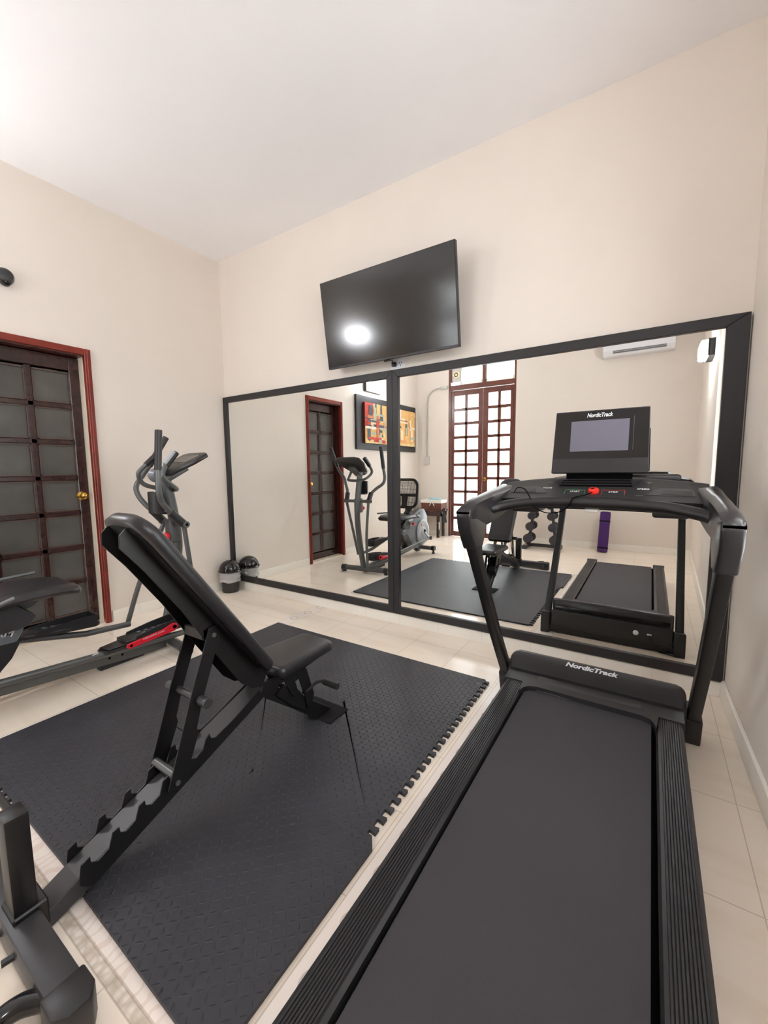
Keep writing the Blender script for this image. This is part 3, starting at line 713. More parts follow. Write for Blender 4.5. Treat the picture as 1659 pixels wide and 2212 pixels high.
# side trays
for sx, xx in ((-1, 3.025), (1, 3.545)):
    hw = .062
    poly = [(sx*p[0], p[1]) for p in [(-.085, -.026), (-.045, .034), (-.03, .042), (.062, .036), (.068, -.030)]]
    bb = B(); prism(bb, poly, 2, -.001, .0016, .0008, 1, mx=face_mx(xx, .42)); part('tray_surround', bb, M['satin'], TM)
    bb = B(); prism(bb, [(sx*p[0], p[1]) for p in [(-.035, -.02), (-.028, .014), (-.018, .020), (.055, .012), (.06, -.024)]], 2, .0012, .0026, .0006, 1, mx=face_mx(xx, .42)); part('accessory_tray', bb, M['gloss'], TM)
    bb = B(); box(bb, xx-.06, xx+.055, -.745, -.60, .968, 1.01, .010, 3); part('tray_bottom', bb, M['plast'], TM)
b = B(); box(b, 3.262, 3.31, -.80, -.76, .985, .998, .004, 2); part('sensor_pod', b, M['fan'], TM, 'small grey pod under the handlebar')
# front handlebar, curved
b = B(); tube(b, [(2.912, -.875, .988), (2.955, -.845, 1.0), (3.05, -.815, 1.016), (3.17, -.802, 1.022), (3.283, -.80, 1.022), (3.40, -.802, 1.020), (3.52, -.815, 1.014), (3.61, -.845, 1.0), (3.655, -.875, .988)], .0215, 16, 5, rx=1.15); part('handlebar', b, M['black'], TM)
b = B(); tube(b, [(2.99, -.80, 1.055), (3.0, -.79, 1.075), (3.03, -.79, 1.07), (3.06, -.825, 1.04), (3.08, -.83, 1.0), (3.12, -.80, .975), (3.17, -.79, .98), (3.21, -.825, 1.01), (3.225, -.825, 1.04), (3.26, -.785, 1.05), (3.283, -.765, 1.06)], .0022, 6, 6); part('safety_cord', b, M['slot'], TM)
# tablet display
mD = frame_mx((3.283, -.592, 1.268), (1, 0, 0), (0, .045, .27))
def dsp(poly, d0, d1, bev=0):
    bb = B(); prism(bb, poly, 2, d0, d1, bev, 2, mx=mD); return bb
sd = 1 if (mD.to_3x3() @ Vector((0, 0, 1))).y < 0 else -1
part('display_housing', dsp([(-.184, -.136), (.184, -.136), (.177, .136), (-.177, .136)], -sd*.028, 0, .004), M['plast'], TM)
part('display_glass', dsp([(-.179, -.073), (.179, -.073), (.1745, .131), (-.1745, .131)], 0, sd*.0016), M['gloss'], TM, 'glossy black bezel')
part('display_lower_band', dsp([(-.181, -.133), (.181, -.133), (.1795, -.075), (-.1795, -.075)], 0, sd*.003), M['satin'], TM)
part('display_screen', dsp([(-.112, -.042), (.108, -.042), (.108, .090), (-.112, .090)], sd*.0016, sd*.0022), M['tscreen'], TM, 'grey switched-off screen', smooth=False)
b = B(); prism(b, [(.1235, -.04), (.1243, -.04), (.1243, .10), (.1235, .10)], 2, sd*.0016, sd*.002, mx=mD); part('display_line', b, M['pgrey'], TM, smooth=False)
text('logo', 'NordicTrack', .024, mD @ Matrix.Translation((-.004, .112, sd*.0022)), M['print'], TM, shear=.25, bold=.0006, width=.098)
b = B(); box(b, 3.16, 3.41, -.60, -.53, 1.10, 1.142, .006, 2); part('display_mount', b, M['slot'], TM)
b = B(); prism(b, [(3.20, -.56), (3.58, -.56), (3.56, -.50), (3.50, -.46), (3.22, -.46)], 2, 1.095, 1.128, .012, 3); part('console_back', b, M['plast'], TM)

# ================================================================ WEIGHT BENCH
BN = thing('weight_bench', (2.205, -1.73, 0), 'black adjustable weight bench with its padded backrest raised', 'bench')
CX = 2.205
def padbox(w0, w1, L_, th_, mx, rt=.03, rb=.03):
    """padded board: local x width, y length (0..L), z thickness; w0 bottom width, w1 top width"""
    pts = []
    for cx_, cy_, a0, rad in ((w1/2, L_, 0, rt), (-w1/2, L_, PI/2, rt), (-w0/2, 0, PI, rb), (w0/2, 0, 1.5*PI, rb)):
        ox = cx_ - math.copysign(rad, cx_); oy = cy_ - (rad if cy_ > 0 else -rad)
        for k in range(7): a = a0+PI/2*k/6; pts.append((ox+rad*math.cos(a), oy+rad*math.sin(a)))
    t_ = bmesh.new(); n = len(pts); c = Vector((0, L_/2))
    layers = [(0, -.006), (th_*.12, 0), (th_*.55, .0), (th_*.80, -.003), (th_*.95, -.010), (th_, -.024)]
    rings = []
    for z, ins in layers:
        rg = []
        for p in pts:
            v = Vector(p); d = (v-c); k = 1+ins/max(.05, abs(d.x)) if abs(d.x) > .02 else 1
            ky = 1+ins/max(.05, abs(d.y)) if abs(d.y) > .02 else 1
            rg.append(t_.verts.new((c.x+d.x*k, c.y+d.y*ky, z)))
        rings.append(rg)
    for i in range(len(rings)-1):
        for k in range(n): t_.faces.new((rings[i][k], rings[i][(k+1) % n], rings[i+1][(k+1) % n], rings[i+1][k]))
    t_.faces.new(rings[0][::-1]); t_.faces.new(rings[-1])
    bmesh.ops.transform(t_, matrix=mx, verts=t_.verts[:]); return t_
# backrest: face towards +y
Bb, Tt = Vector((CX, -1.560, .415)), Vector((CX, -2.012, 1.045))
dirv = (Tt-Bb); Lb = dirv.length; dn = dirv.normalized()
nrm = Vector((0, dn.z, -dn.y)).normalized()          # towards the mirror side
Bb = Bb + nrm*.028; Lb = .760; PT = .045
mB = frame_mx(Bb - nrm*PT, (1, 0, 0), dirv)
if (mB.to_3x3() @ Vector((0, 0, 1))).dot(nrm) < 0:
    mB = frame_mx(Bb - nrm*PT, (-1, 0, 0), dirv)
part('backrest_pad', padbox(.235, .243, Lb, PT, mB, .085, .03), M['leather'], BN, angle=60)
b = B(); prism(b, rrect(.20, Lb-.04, .03, 5, .07), 2, -.004, .002, .003, 1, mx=mB @ Matrix.Translation((0, Lb/2, 0))); part('backrest_board', b, M['leatherback'], BN)
FIN = [(-2.028, .985), (-2.012, 1.002), (-1.985, 1.004), (-1.78, .735), (-1.59, .45), (-1.545, .365), (-1.565, .335), (-1.61, .345), (-1.66, .39), (-1.765, .555), (-1.868, .728), (-1.97, .875), (-2.03, .95)]
for x in (2.150, 2.254):
    b = B(); prism(b, FIN, 0, x, x+.005, .001, 1); part('backrest_bracket', b, M['black'], BN, smooth=False)
b = B(); box(b, 2.15, 2.259, -1.80, -1.76, .60, .64, .004, 1); part('bracket_spacer', b, M['black'], BN)
# seat
mS = frame_mx((2.200, -1.520, .352), (1, 0, 0), (0, .337, -.012))
part('seat_pad', padbox(.236, .19, .345, .045, mS, .03, .02), M['leather'], BN, angle=60)
b = B(); prism(b, [(2.10, -1.50), (2.30, -1.50), (2.275, -1.19), (2.125, -1.19)], 2, .338, .352, .003, 1); part('seat_board', b, M['leatherback'], BN)
b = B(); prism(b, [(-1.56, .345), (-1.20, .340), (-1.20, .325), (-1.36, .31), (-1.52, .30), (-1.575, .315)], 0, 2.148, 2.153); prism(b, [(-1.56, .345), (-1.20, .340), (-1.20, .325), (-1.36, .31), (-1.52, .30), (-1.575, .315)], 0, 2.257, 2.262); part('seat_rail', b, M['black'], BN, smooth=False)
for x in (2.149, 2.256):
    b = B(); prism(b, [(-1.395, .335), (-1.345, .330), (-1.325, .30), (-1.305, .236), (-1.283, .17), (-1.295, .132), (-1.325, .12), (-1.335, .17), (-1.350, .215), (-1.372, .279)], 0, x, x+.005); prism(b, [(-1.465, .325), (-1.395, .325), (-1.372, .279), (-1.398, .275), (-1.382, .235), (-1.40, .215), (-1.42, .235)], 0, x, x+.005)
    part('seat_bracket', b, M['black'], BN, smooth=False)
b = B(); prism(b, [(-1.459, .285), (-1.371, .225), (-1.295, .125), (-1.315, .105), (-1.40, .165), (-1.49, .255)], 0, 2.247, 2.253); prism(b, [(-1.459, .285), (-1.371, .225), (-1.295, .125), (-1.315, .105), (-1.40, .165), (-1.49, .255)], 0, 2.157, 2.163); part('gusset_plate', b, M['black'], BN, smooth=False)
b = B(); tube(b, [(2.24, -1.33, .19), (2.265, -1.325, .205), (2.29, -1.30, .235), (2.315, -1.285, .243), (2.345, -1.285, .243)], .0075, 10, 5); hd = part('adjust_lever', b, M['greyd'], BN)
b = B(); tube(b, [(2.325, -1.285, .243), (2.40, -1.287, .243)], .0135, 14); part('lever_grip', b, M['plast'], hd)
# spine, ladder, front leg
b = B(); prism(b, [(-2.256, .05), (-2.187, .08), (-1.662, .276), (-1.54, .322), (-1.50, .300), (-1.551, .279), (-2.156, .034), (-2.256, .0)], 0, 2.165, 2.245, .003, 1); part('spine', b, M['greyd'], BN, smooth=False)
LAD = [(-2.184, .060), (-2.184, .084), (-2.179, .115), (-2.158, .124), (-2.157, .105), (-2.141, .095), (-2.111, .109), (-2.099, .148), (-2.083, .152), (-2.08, .132), (-2.067, .124), (-2.038, .138), (-2.026, .175), (-2.010, .180), (-2.008, .162), (-1.992, .153), (-1.964, .166), (-1.953, .203), (-1.935, .209), (-1.933, .190), (-1.917, .181), (-1.89, .194), (-1.879, .231), (-1.862, .237), (-1.86, .217), (-1.842, .208), (-1.814, .222), (-1.804, .252), (-1.789, .265), (-1.784, .246), (-1.767, .239), (-1.70, .262), (-1.55, .325), (-1.52, .31), (-1.551, .281), (-2.156, .036)]
for x in (2.1605, 2.2455):
    b = B(); prism(b, LAD, 0, x-.0005, x+.004); part('ladder_plate', b, M['black'], BN, smooth=False)
b = B(); prism(b, [(-1.555, .322), (-1.50, .306), (-1.153, .030), (-1.165, .020), (-1.24, .020), (-1.51, .243), (-1.555, .280)], 0, 2.166, 2.244, .003, 1); part('front_leg', b, M['black'], BN, smooth=False)
b = B(); box(b, 2.095, 2.31, -1.238, -1.105, .013, .020, .002, 1); part('foot_plate', b, M['leatherback'], BN)
# support struts
STR = [(-1.782, .64), (-1.798, .587), (-1.856, .439), (-1.900, .31), (-1.948, .170), (-1.90, .155), (-1.868, .23), (-1.838, .302), (-1.842, .323), (-1.824, .385), (-1.808, .429), (-1.768, .531), (-1.748, .575), (-1.738, .615), (-1.752, .645)]
for x in (2.143, 2.262):
    b = B(); prism(b, STR, 0, x, x+.005, .001, 1); part('support_strut', b, M['black'], BN, smooth=False)
b = B(); tube(b, [(2.105, -1.829, .415), (2.305, -1.829, .415)], .0125, 16)
tube(b, [(2.09, -1.829, .415), (2.125, -1.829, .415)], .0165, 8); tube(b, [(2.277, -1.829, .415), (2.315, -1.829, .415)], .0165, 18); part('cross_peg', b, M['greyd'], BN)
b = B(); tube(b, [(2.148, -1.922, .208), (2.262, -1.922, .208)], .013, 16); part('lock_rod', b, M['grey'], BN, 'grey rod in the ladder notch')
for x, y, z in ((2.267, -1.765, .612), (2.267, -1.918, .182)):
    b = B(); lathe(b, [(0, 0), (.008, 0), (.008, .005), (0, .006)], (x, y, z), 'x', 10); part('bolt', b, M['grey'], BN)
# rear bar, post, caps
b = B(); box(b, 1.90, 2.50, -2.335, -2.270, .012, .080, .004, 2); part('rear_bar', b, M['greyd'], BN)
for s in (-1, 1):
    xa = CX + s*.27; xb = CX + s*.352
    b = B(); prism(b, [(xa, -2.262), (xb-s*.03, -2.262), (xb, -2.28), (xb, -2.32), (xb-s*.02, -2.343), (xa, -2.343)], 2, .002, .085, .006, 2); part('end_cap', b, M['plast'], BN)
b = B(); box(b, 2.183, 2.243, -2.318, -2.270, .06, .342, .004, 2); box(b, 2.162, 2.25, -2.322, -2.252, .02, .094, .004, 1); part('rear_post', b, M['black'], BN)
b = B(); tube(b, [(2.07, -2.29, .325), (2.19, -2.29, .325)], .009, 10); tube(b, [(2.12, -2.285, .325), (2.15, -2.283, .10)], .005, 8); part('hook_rod', b, M['black'], BN)
b = B(); tube(b, [(2.445, -2.325, .045), (2.415, -2.36, .045), (2.41, -2.40, .045), (2.43, -2.44, .045), (2.47, -2.45, .045)], .021, 16, 6); part('carry_handle', b, M['gloss'], BN)
for x in (2.29, 2.20):
    b = B(); tube(b, [(x, -2.33, .045), (x-.005, -2.356, .045)], .008, 12); part('bar_bolt', b, M['greyd'], BN)

# ================================================================ ELLIPTICAL / RECUMBENT TRAINER
EL = thing('elliptical_trainer', (.81, -1.8, 0), 'grey elliptical trainer with a recumbent mesh-backed seat, in front of the brown door', 'exercise machine')
def tb(name, pts, r, mat='grey', sm=0, seg=14, parent=None, label=None, rx=1.0):
    bb = B(); tube(bb, pts, r, seg, sm, rx=rx); return part(name, bb, M[mat], parent or EL, label)
tb('front_stabilizer', [(.565, -1.10, .048), (1.085, -1.175, .048)], .029)
for a, c in (((.54, -1.096, .046), (.585, -1.103, .046)), ((1.065, -1.172, .046), (1.11, -1.179, .046))):
    bb = B(); tube(bb, [a, c], .035, 16); ft = Vector(a).lerp(Vector(c), .5); box(bb, ft.x-.018, ft.x+.018, ft.y-.022, ft.y+.022, 0, .03, .004, 1); part('stabilizer_cap', bb, M['plast'], EL)
tb('mast', [(.80, -1.150, .06), (.802, -1.115, .2), (.805, -1.075, .38), (.808, -1.045, .55), (.812, -1.032, .70), (.814, -1.048, .88), (.815, -1.078, 1.06), (.815, -1.105, 1.19)], .036, 'grey', 4, 18, rx=.8)
b = B(); prism(b, [(-1.16, .005), (-1.16, .074), (-1.30, .078), (-2.30, .155), (-2.42, .16), (-2.42, .09), (-2.30, .085), (-1.99, .062), (-1.25, .006)], 0, .775, .835, .006, 2); part('main_frame', b, M['grey'], EL)
b = B(); box(b, .78, .83, -1.55, -1.30, .0, .028, .003, 1); part('frame_skid', b, M['plast'], EL)
for y, z in ((-1.50, .062), (-1.43, .058)):
    b = B(); lathe(b, [(0, 0), (.007, 0), (.007, .0015), (0, .002)], (.835, y, z), 'x', 12); part('frame_hole', b, M['slot'], EL)
tb('rear_stabilizer', [(.565, -2.44, .075), (1.02, -2.475, .075)], .028)
for a in (.575, 1.02):
    bb = B(); yy = -2.44-(a-.565)*.077; tube(bb, [(a-.022, yy, .075), (a+.022, yy, .075)], .034, 16); lathe(bb, [(0, 0), (.022, 0), (.022, .012), (.014, .02), (.012, .05), (0, .05)], (a, yy, 0), 'z', 16); part('stabilizer_cap', bb, M['plast'], EL)
b = B(); lathe(b, [(0, -.035), (.05, -.03), (.06, 0), (.05, .03), (0, .035)], (.80, -2.42, .075), 'x', 20); part('rear_joint', b, M['greyd'], EL)
tb('pivot_axle', [(.655, -1.030, .817), (.96, -1.053, .817)], .017)
b = B(); box(b, .775, .85, -1.09, -1.02, .69, .845, .01, 2); part('mast_clamp', b, M['grey'], EL)
b = B(); lathe(b, [(0, 0), (.008, 0), (.008, .02), (.019, .026), (.026, .038), (.022, .054), (0, .058)], (.825, -1.150, .735), 'y', 18); part('tension_knob', b, M['red'], EL, 'red round knob')
# moving arms
RA = [(.930, -1.128, .897), (.965, -1.185, .95), (1.015, -1.235, 1.0), (1.031, -1.250, 1.064), (1.021, -1.241, 1.166)]
LA = [(.640, -1.090, .895), (.610, -1.120, .94), (.572, -1.142, 1.0), (.555, -1.142, 1.062), (.537, -1.085, 1.135), (.539, -1.039, 1.197)]
for pts, piv, top in ((RA, (.949, -1.055, .817), (1.007, -1.214, 1.403)), (LA, (.668, -1.033, .817), (.552, -.914, 1.399))):
    arm = tb('moving_arm', pts, .0165, 'grey', 6)
    tb('arm_grip', [pts[-1], top], .0205, 'plast', parent=arm, label='black foam grip')
    tb('arm_sleeve', [piv, pts[0]], .026, 'plast', parent=arm)
    bb = B(); lathe(bb, [(0, -.03), (.021, -.03), (.021, .03), (0, .03)], piv, 'x', 18); part('arm_pivot', bb, M['grey'], arm)
    bb = B(); lathe(bb, [(0, 0), (.008, 0), (.008, .003), (0, .003)], (piv[0]+.03, piv[1], piv[2]), 'x', 12); part('pivot_bolt', bb, M['slot'], arm)
# fixed handlebar
fh = tb('fixed_handlebar', [(.655, -1.120, 1.205), (.640, -1.165, 1.145), (.634, -1.130, 1.075), (.68, -1.055, 1.045), (.76, -1.030, 1.038), (.85, -1.035, 1.040), (.900, -1.080, 1.060), (.921, -1.150, 1.110), (.922, -1.158, 1.150), (.912, -1.129, 1.196)], .0145, 'grey', 6)
tb('pulse_grip', [(.912, -1.129, 1.194), (.899, -1.051, 1.277)], .019, 'plast', parent=fh); tb('pulse_grip', [(.655, -1.120, 1.203), (.662, -1.045, 1.275)], .019, 'plast', parent=fh)
b = B(); tube(b, [(.917, -1.140, 1.205), (.905, -1.068, 1.283)], .0135, 10); part('grip_sensor', b, M['disc'], fh, 'pale contact plate')
# console
mE = frame_mx((.808, -.975, 1.205), (1, -.06, 0), (-.01, .215, .115))
b = B(); prism(b, [(-.10, -.14), (.10, -.14), (.155, .02), (.150, .13), (.10, .15), (-.10, .15), (-.150, .13), (-.155, .02)], 2, -.014, .014, .006, 2, mx=mE); cn = part('console', b, M['satin'], EL)
b = B(); prism(b, [(-.09, .0), (.09, .0), (.11, .10), (-.11, .10)], 2, .0135, .016, mx=mE); part('console_display', b, M['gloss'], cn)
b = B(); prism(b, [(-.045, -.16), (.045, -.16), (.035, .02), (-.035, .02)], 2, -.055, -.014, .006, 2, mx=mE); part('console_bracket', b, M['grey'], cn)
b = B(); lathe(b, [(0, -.04), (.03, -.036), (.045, 0), (.03, .036), (0, .04)], (.815, -1.150, 1.135), 'x', 18); part('console_pod', b, M['silver'], cn)
# bottle holder
b = B(); pts_o = [(.812+.062*math.cos(a), -1.135+.062*math.sin(a)) for a in [PI+.0+PI*k/12 for k in range(13)]]; pts_i = [(.812+.054*math.cos(a), -1.135+.054*math.sin(a)) for a in [PI+PI*k/12 for k in range(13)]]
prism(b, pts_o + pts_i[::-1] + [], 2, .895, 1.03, .001, 1); box(b, .752, .872, -1.140, -1.10, .885, .90, .003, 1); part('bottle_holder', b, M['plast'], EL)
b = B(); box(b, .835, .8365, -1.085, -1.055, .70, .735); part('warning_label', b, M['white'], EL, smooth=False)
# links, pedals
tb('pedal_link', [(.945, -1.055, .80), (.940, -1.02, .45), (.938, -1.03, .125)], .0150, 'grey', 5)
tb('pedal_link', [(.668, -1.035, .80), (.632, -1.19, .45), (.622, -1.291, .165)], .0150, 'grey', 5)
for x, p, q in ((.940, (-1.03, .10), (-2.52, .205)), (.645, (-1.29, .165), (-2.34, .375))):
    tb('pedal_arm', [(x, p[0], p[1]), (x, p[0]-.25, p[1]+.02), (x, q[0], q[1])], .0185, 'grey', 0, 12)
def pedal(cx_, y0, y1, z, slope):
    bb = B(); L_ = y0-y1
    mx = frame_mx((cx_, (y0+y1)/2, z), (1, 0, 0), (0, 1, slope))
    prism(bb, [(-.058, -L_/2), (.058, -L_/2), (.065, -.02), (.058, L_/2-.03), (.03, L_/2), (-.03, L_/2), (-.058, L_/2-.03), (-.065, -.02)], 2, -.016, .010, .006, 2, mx=mx)
    # raised rim: higher at the toe
    for s in (-1, 1):
        prism(bb, [(L_/2-.03, .0), (L_/2-.035, .058), (.02, .045), (-L_/2+.06, .02), (-L_/2+.05, .0)], 0, s*.056, s*.063, mx=mx)
    prism(bb, [(-.058, .0), (.058, .0), (.055, .06), (-.055, .06)], 1, L_/2-.035, L_/2-.025, mx=mx)
    pd = part('pedal', bb, M['plast'], EL)
    bb = B()
    for i in range(5):
        for j in range(3): lathe(bb, [(0, .0095), (.0115, .0095), (.0115, .0125), (0, .013)], (-.034+.034*j, -.07+.042*i+(.012 if j % 2 else 0), 0), 'z', 12)
    bmesh.ops.transform(bb, matrix=mx, verts=bb.verts[:]); part('grip_dot', bb, M['silver'], pd)
    return mx, pd
mx1, pd1 = pedal(.925, -1.10, -1.47, .175, -.02)
mx2, pd2 = pedal(.645, -1.47, -1.85, .262, .10*-1)
b = B(); prism(b, [(-1.175, .205), (-1.165, .185), (-1.185, .160), (-1.46, .142), (-1.475, .155), (-1.47, .172), (-1.26, .192), (-1.20, .212)], 0, .992, 1.0, .002, 1); rb = part('pedal_bracket', b, M['red'], EL, 'red side bracket')
for q_ in ((.012, .004, -1.19, .186), (.008, .001, -1.45, .158)):
    b = B(); lathe(b, [(0, 0), (q_[0], 0), (q_[0], q_[1]), (0, q_[1]+.001)], (1.0, q_[2], q_[3]), 'x', 14); part('bracket_bolt', b, M['slot'], rb)
text('bracket_text', 'adjustable pedal', .014, frame_mx((1.0006, -1.32, .178), (0, 1, .07), (0, -.07, 1)), M['print'], rb, shear=.2, width=.13)
b = B(); prism(b, [(.87, -1.47), (.985, -1.46), (.985, -1.57), (.90, -1.585), (.875, -1.56)], 2, .150, .162, .003, 1); prism(b, [(.875, -1.47), (.98, -1.46), (.98, -1.56), (.90, -1.575)], 2, .164, .172, .003, 1); part('heel_plate', b, M['plast'], EL)
b = B(); box(b, .927, .953, -1.63, -1.60, .158, .1605); part('warning_sticker', b, M['white'], EL, smooth=False)
# rear drive housing
HS = [(-1.862, .415), (-2.42, .615), (-2.50, .61), (-2.585, .505), (-2.60, .28), (-2.54, .12), (-2.30, .09), (-2.12, .16), (-1.93, .29)]
b = B(); prism(b, HS, 0, .735, .870, .012, 3); hs = part('drive_housing', b, M['silver'], EL)
b = B(); prism(b, [(-1.90, .325), (-2.02, .33), (-2.10, .22), (-2.20, .13), (-2.05, .13), (-1.94, .25)], 0, .728, .877, .004, 1); part('housing_trim', b, M['plast'], hs)
b = B(); prism(b, [(-1.95, .447), (-2.42, .617), (-2.42, .585), (-2.0, .43)], 0, .765, .838, .002, 1); prism(b, [(-2.02, .455), (-2.38, .585), (-2.36, .555), (-2.02, .432)], 0, .8695, .8715); part('seat_track', b, M['black'], hs)
text('logo', 'PROFORM', .05, frame_mx((.8712, -2.03, .402), (0, 1, -.28), (0, .28, 1)), M['print'], hs, shear=.2, bold=.001, width=.22)
for sx, x in ((1, .870), (-1, .735)):
    b = B(); lathe(b, [(0, 0), (.155, 0), (.172, .004), (.175, .012), (.165, .024), (.13, .030), (.10, .022), (.07, .022), (.06, .030), (0, .032)] if sx > 0 else [(0, 0), (.155, 0), (.172, -.004), (.175, -.012), (.165, -.024), (.13, -.030), (.10, -.022), (.07, -.022), (.06, -.030), (0, -.032)], (x, -2.432, .293), 'x', 40); dk = part('flywheel_disc', b, M['disc'], hs)
    if sx > 0:
        b = B(); lathe(b, [(0, 0), (.016, 0), (.016, .001), (0, .001)], (.90, -2.36, .40), 'x', 16); part('disc_badge', b, M['red'], dk, 'small red badge')
        b = B(); lathe(b, [(0, 0), (.03, 0), (.03, .002), (0, .002)], (.901, -2.45, .305), 'x', 18); part('disc_hub', b, M['slot'], dk)
tb('crank', [(.905, -2.432, .293), (.93, -2.46, .25), (.945, -2.515, .207)], .0130, 'chrome', 4); tb('crank', [(.70, -2.432, .293), (.665, -2.40, .34), (.655, -2.345, .374)], .0130, 'chrome', 4)
b = B(); lathe(b, [(0, -.02), (.026, -.02), (.026, .02), (0, .02)], (.948, -2.52, .206), 'x', 18); part('crank_joint', b, M['plast'], EL)
b = B(); tube(b, [(.90, -2.08, .45), (.925, -2.06, .455)], .006, 8); lathe(b, [(0, 0), (.012, 0), (.019, .008), (.021, .02), (.014, .032), (0, .034)], (.925, -2.06, .455), 'x', 18); part('seat_lever', b, M['red'], EL, 'red seat knob')
# seat
b = B()
SC = [(.0, 0), (.12, .01), (.19, .0), (.21, -.02), (.19, -.04), (.0, -.045), (-.19, -.04), (-.21, -.02), (-.19, .0), (-.12, .01)]
secs = []
for y, k, z in ((-1.66, .72, .555), (-1.68, .86, .570), (-1.75, .97, .583), (-1.88, 1.0, .585), (-2.02, 1.0, .580), (-2.10, .93, .572), (-2.13, .80, .560)):
    secs.append([(.825+p[0]*k, y, z+p[1]*(1 if k > .8 else .7)) for p in SC])
loft(b, secs); part('seat_cushion', b, M['leather'], EL, angle=60)
b = B(); prism(b, [(-1.80, .53), (-2.13, .53), (-2.16, .49), (-1.95, .46), (-1.84, .49)], 0, .76, .89, .006, 2); part('seat_carriage', b, M['grey'], EL)
b = B(); prism(b, [(-1.86, .47), (-1.84, .445), (-1.88, .40), (-2.02, .39), (-2.04, .47), (-1.95, .53), (-1.92, .53)], 0, .885, .915, .005, 1); part('carriage_clamp', b, M['greyd'], EL)
tb('seat_grip', [(.60, -2.05, .585), (.60, -1.85, .597), (.60, -1.74, .602)], .010, 'grey', 3); tb('seat_grip', [(1.04, -2.02, .56), (1.045, -1.95, .585)], .011, 'grey', 0)
b = B(); tube(b, [(.81, -2.10, .56), (.80, -2.17, .60), (.80, -2.19, .66)], .03, 14, 4, rx=1.6); part('back_post', b, M['black'], EL)
# mesh backrest
mC = frame_mx((.745, -2.185, .835), (1, 0, 0), (0, -.12, 1))
def rrp(w_, h_, r_): return rrect(w_, h_, r_, 7)
wo, ho = .40, .40
b = B(); outp = rrp(wo, ho, .10); inp = rrp(wo-.065, ho-.065, .075)
n_ = len(outp); ra, rb_, rc, rd = [], [], [], []
for (ox, oy), (ix, iy) in zip(outp, inp):
    ra.append(b.verts.new((ox, oy, -.012))); rb_.append(b.verts.new((ox, oy, .012))); rc.append(b.verts.new((ix, iy, .012))); rd.append(b.verts.new((ix, iy, -.012)))
for i in range(n_):
    j = (i+1) % n_
    for A_, C_ in ((ra, rb_), (rb_, rc), (rc, rd), (rd, ra)): b.faces.new((A_[i], A_[j], C_[j], C_[i]))
prism(b, [(-.17, -.04), (.17, -.04), (.17, .0), (-.17, .0)], 2, -.01, .010); prism(b, [(-.035, -.19), (.035, -.19), (.045, -.02), (-.045, -.02)], 2, -.014, .012)
bmesh.ops.transform(b, matrix=mC, verts=b.verts[:]); bk = part('backrest_frame', b, M['black'], EL)
b = B()
for i in range(20):
    x = -.165 + .33*i/19; prism(b, [(x-.0028, -.168), (x+.0028, -.168), (x+.0028, .168), (x-.0028, .168)], 2, -.001, .001, mx=mC)
for i in range(22):
    y = -.165 + .33*i/21; prism(b, [(-.168, y-.0026), (.168, y-.0026), (.168, y+.0026), (-.168, y+.0026)], 2, -.001, .001, mx=mC)
part('mesh_panel', b, M['mesh'], bk, 'open black mesh', smooth=False)

# ================================================================ SMALL THINGS
# bin
t = thing('trash_bin', (.115, -.125, 0), 'small black bin with a domed lid and clear liner in the corner', 'trash bin')
c0 = (.115, -.125, 0)
b = B(); lathe(b, [(0, 0), (.074, 0), (.078, .004), (.090, .185), (.092, .20), (.086, .20), (.078, .02), (0, .015)], c0, 'z', 40); part('body', b, M['gloss'], t)
b = B(); lathe(b, [(.094, .198), (.106, .200), (.108, .207), (.102, .212)] + [(.099*math.cos(a_*PI/20), .212+.095*math.sin(a_*PI/20)) for a_ in range(0, 10)] + [(0, .307)], c0, 'z', 40); part('lid', b, M['gloss'], t)
b = B(); prof = []
for k in range(9): prof.append((.0935+.004*math.sin(k*2.1)+.0003*k, .105+.012*k))
lathe(b, prof + [(.095, .20)], c0, 'z', 40)
for v in b.verts: v.co.x += .0025*math.sin(v.co.z*160+v.co.y*90); v.co.z += .006*math.sin(v.co.x*60)
part('liner', b, M['bag'], t, 'crumpled clear plastic liner')
# yoga mat
t = thing('yoga_mat', (2.965, -3.72, 0), 'rolled purple yoga mat standing against the back wall', 'yoga mat')
mY = frame_mx((2.965, -3.70, 0), (1, 0, 0), (0, -1, .12)); 
axis = Vector((.015, -.09, .535)); a0 = Vector((2.962, -3.715, .008))
b = B(); tube(b, [a0, a0+axis*.02, a0+axis*.98, a0+axis], .064, 32, rr=[.060, .064, .064, .060]); part('roll', b, M['purple'], t)
for k in (.09, .76):
    b = B(); tube(b, [a0+axis*(k-.012), a0+axis*(k+.022)], .0665, 32); part('strap', b, M['bcloth'], t, 'black strap')
b = B()
for k in range(60):
    a = k*.45; r0 = .006+.0009*k
    pass
tube(b, [a0+axis*1.001+Vector((math.cos(k*.5)*(.008+.0008*k), math.sin(k*.5)*(.008+.0008*k), 0)) for k in range(60)], .0014, 5); part('roll_end', b, M['purple'], t)
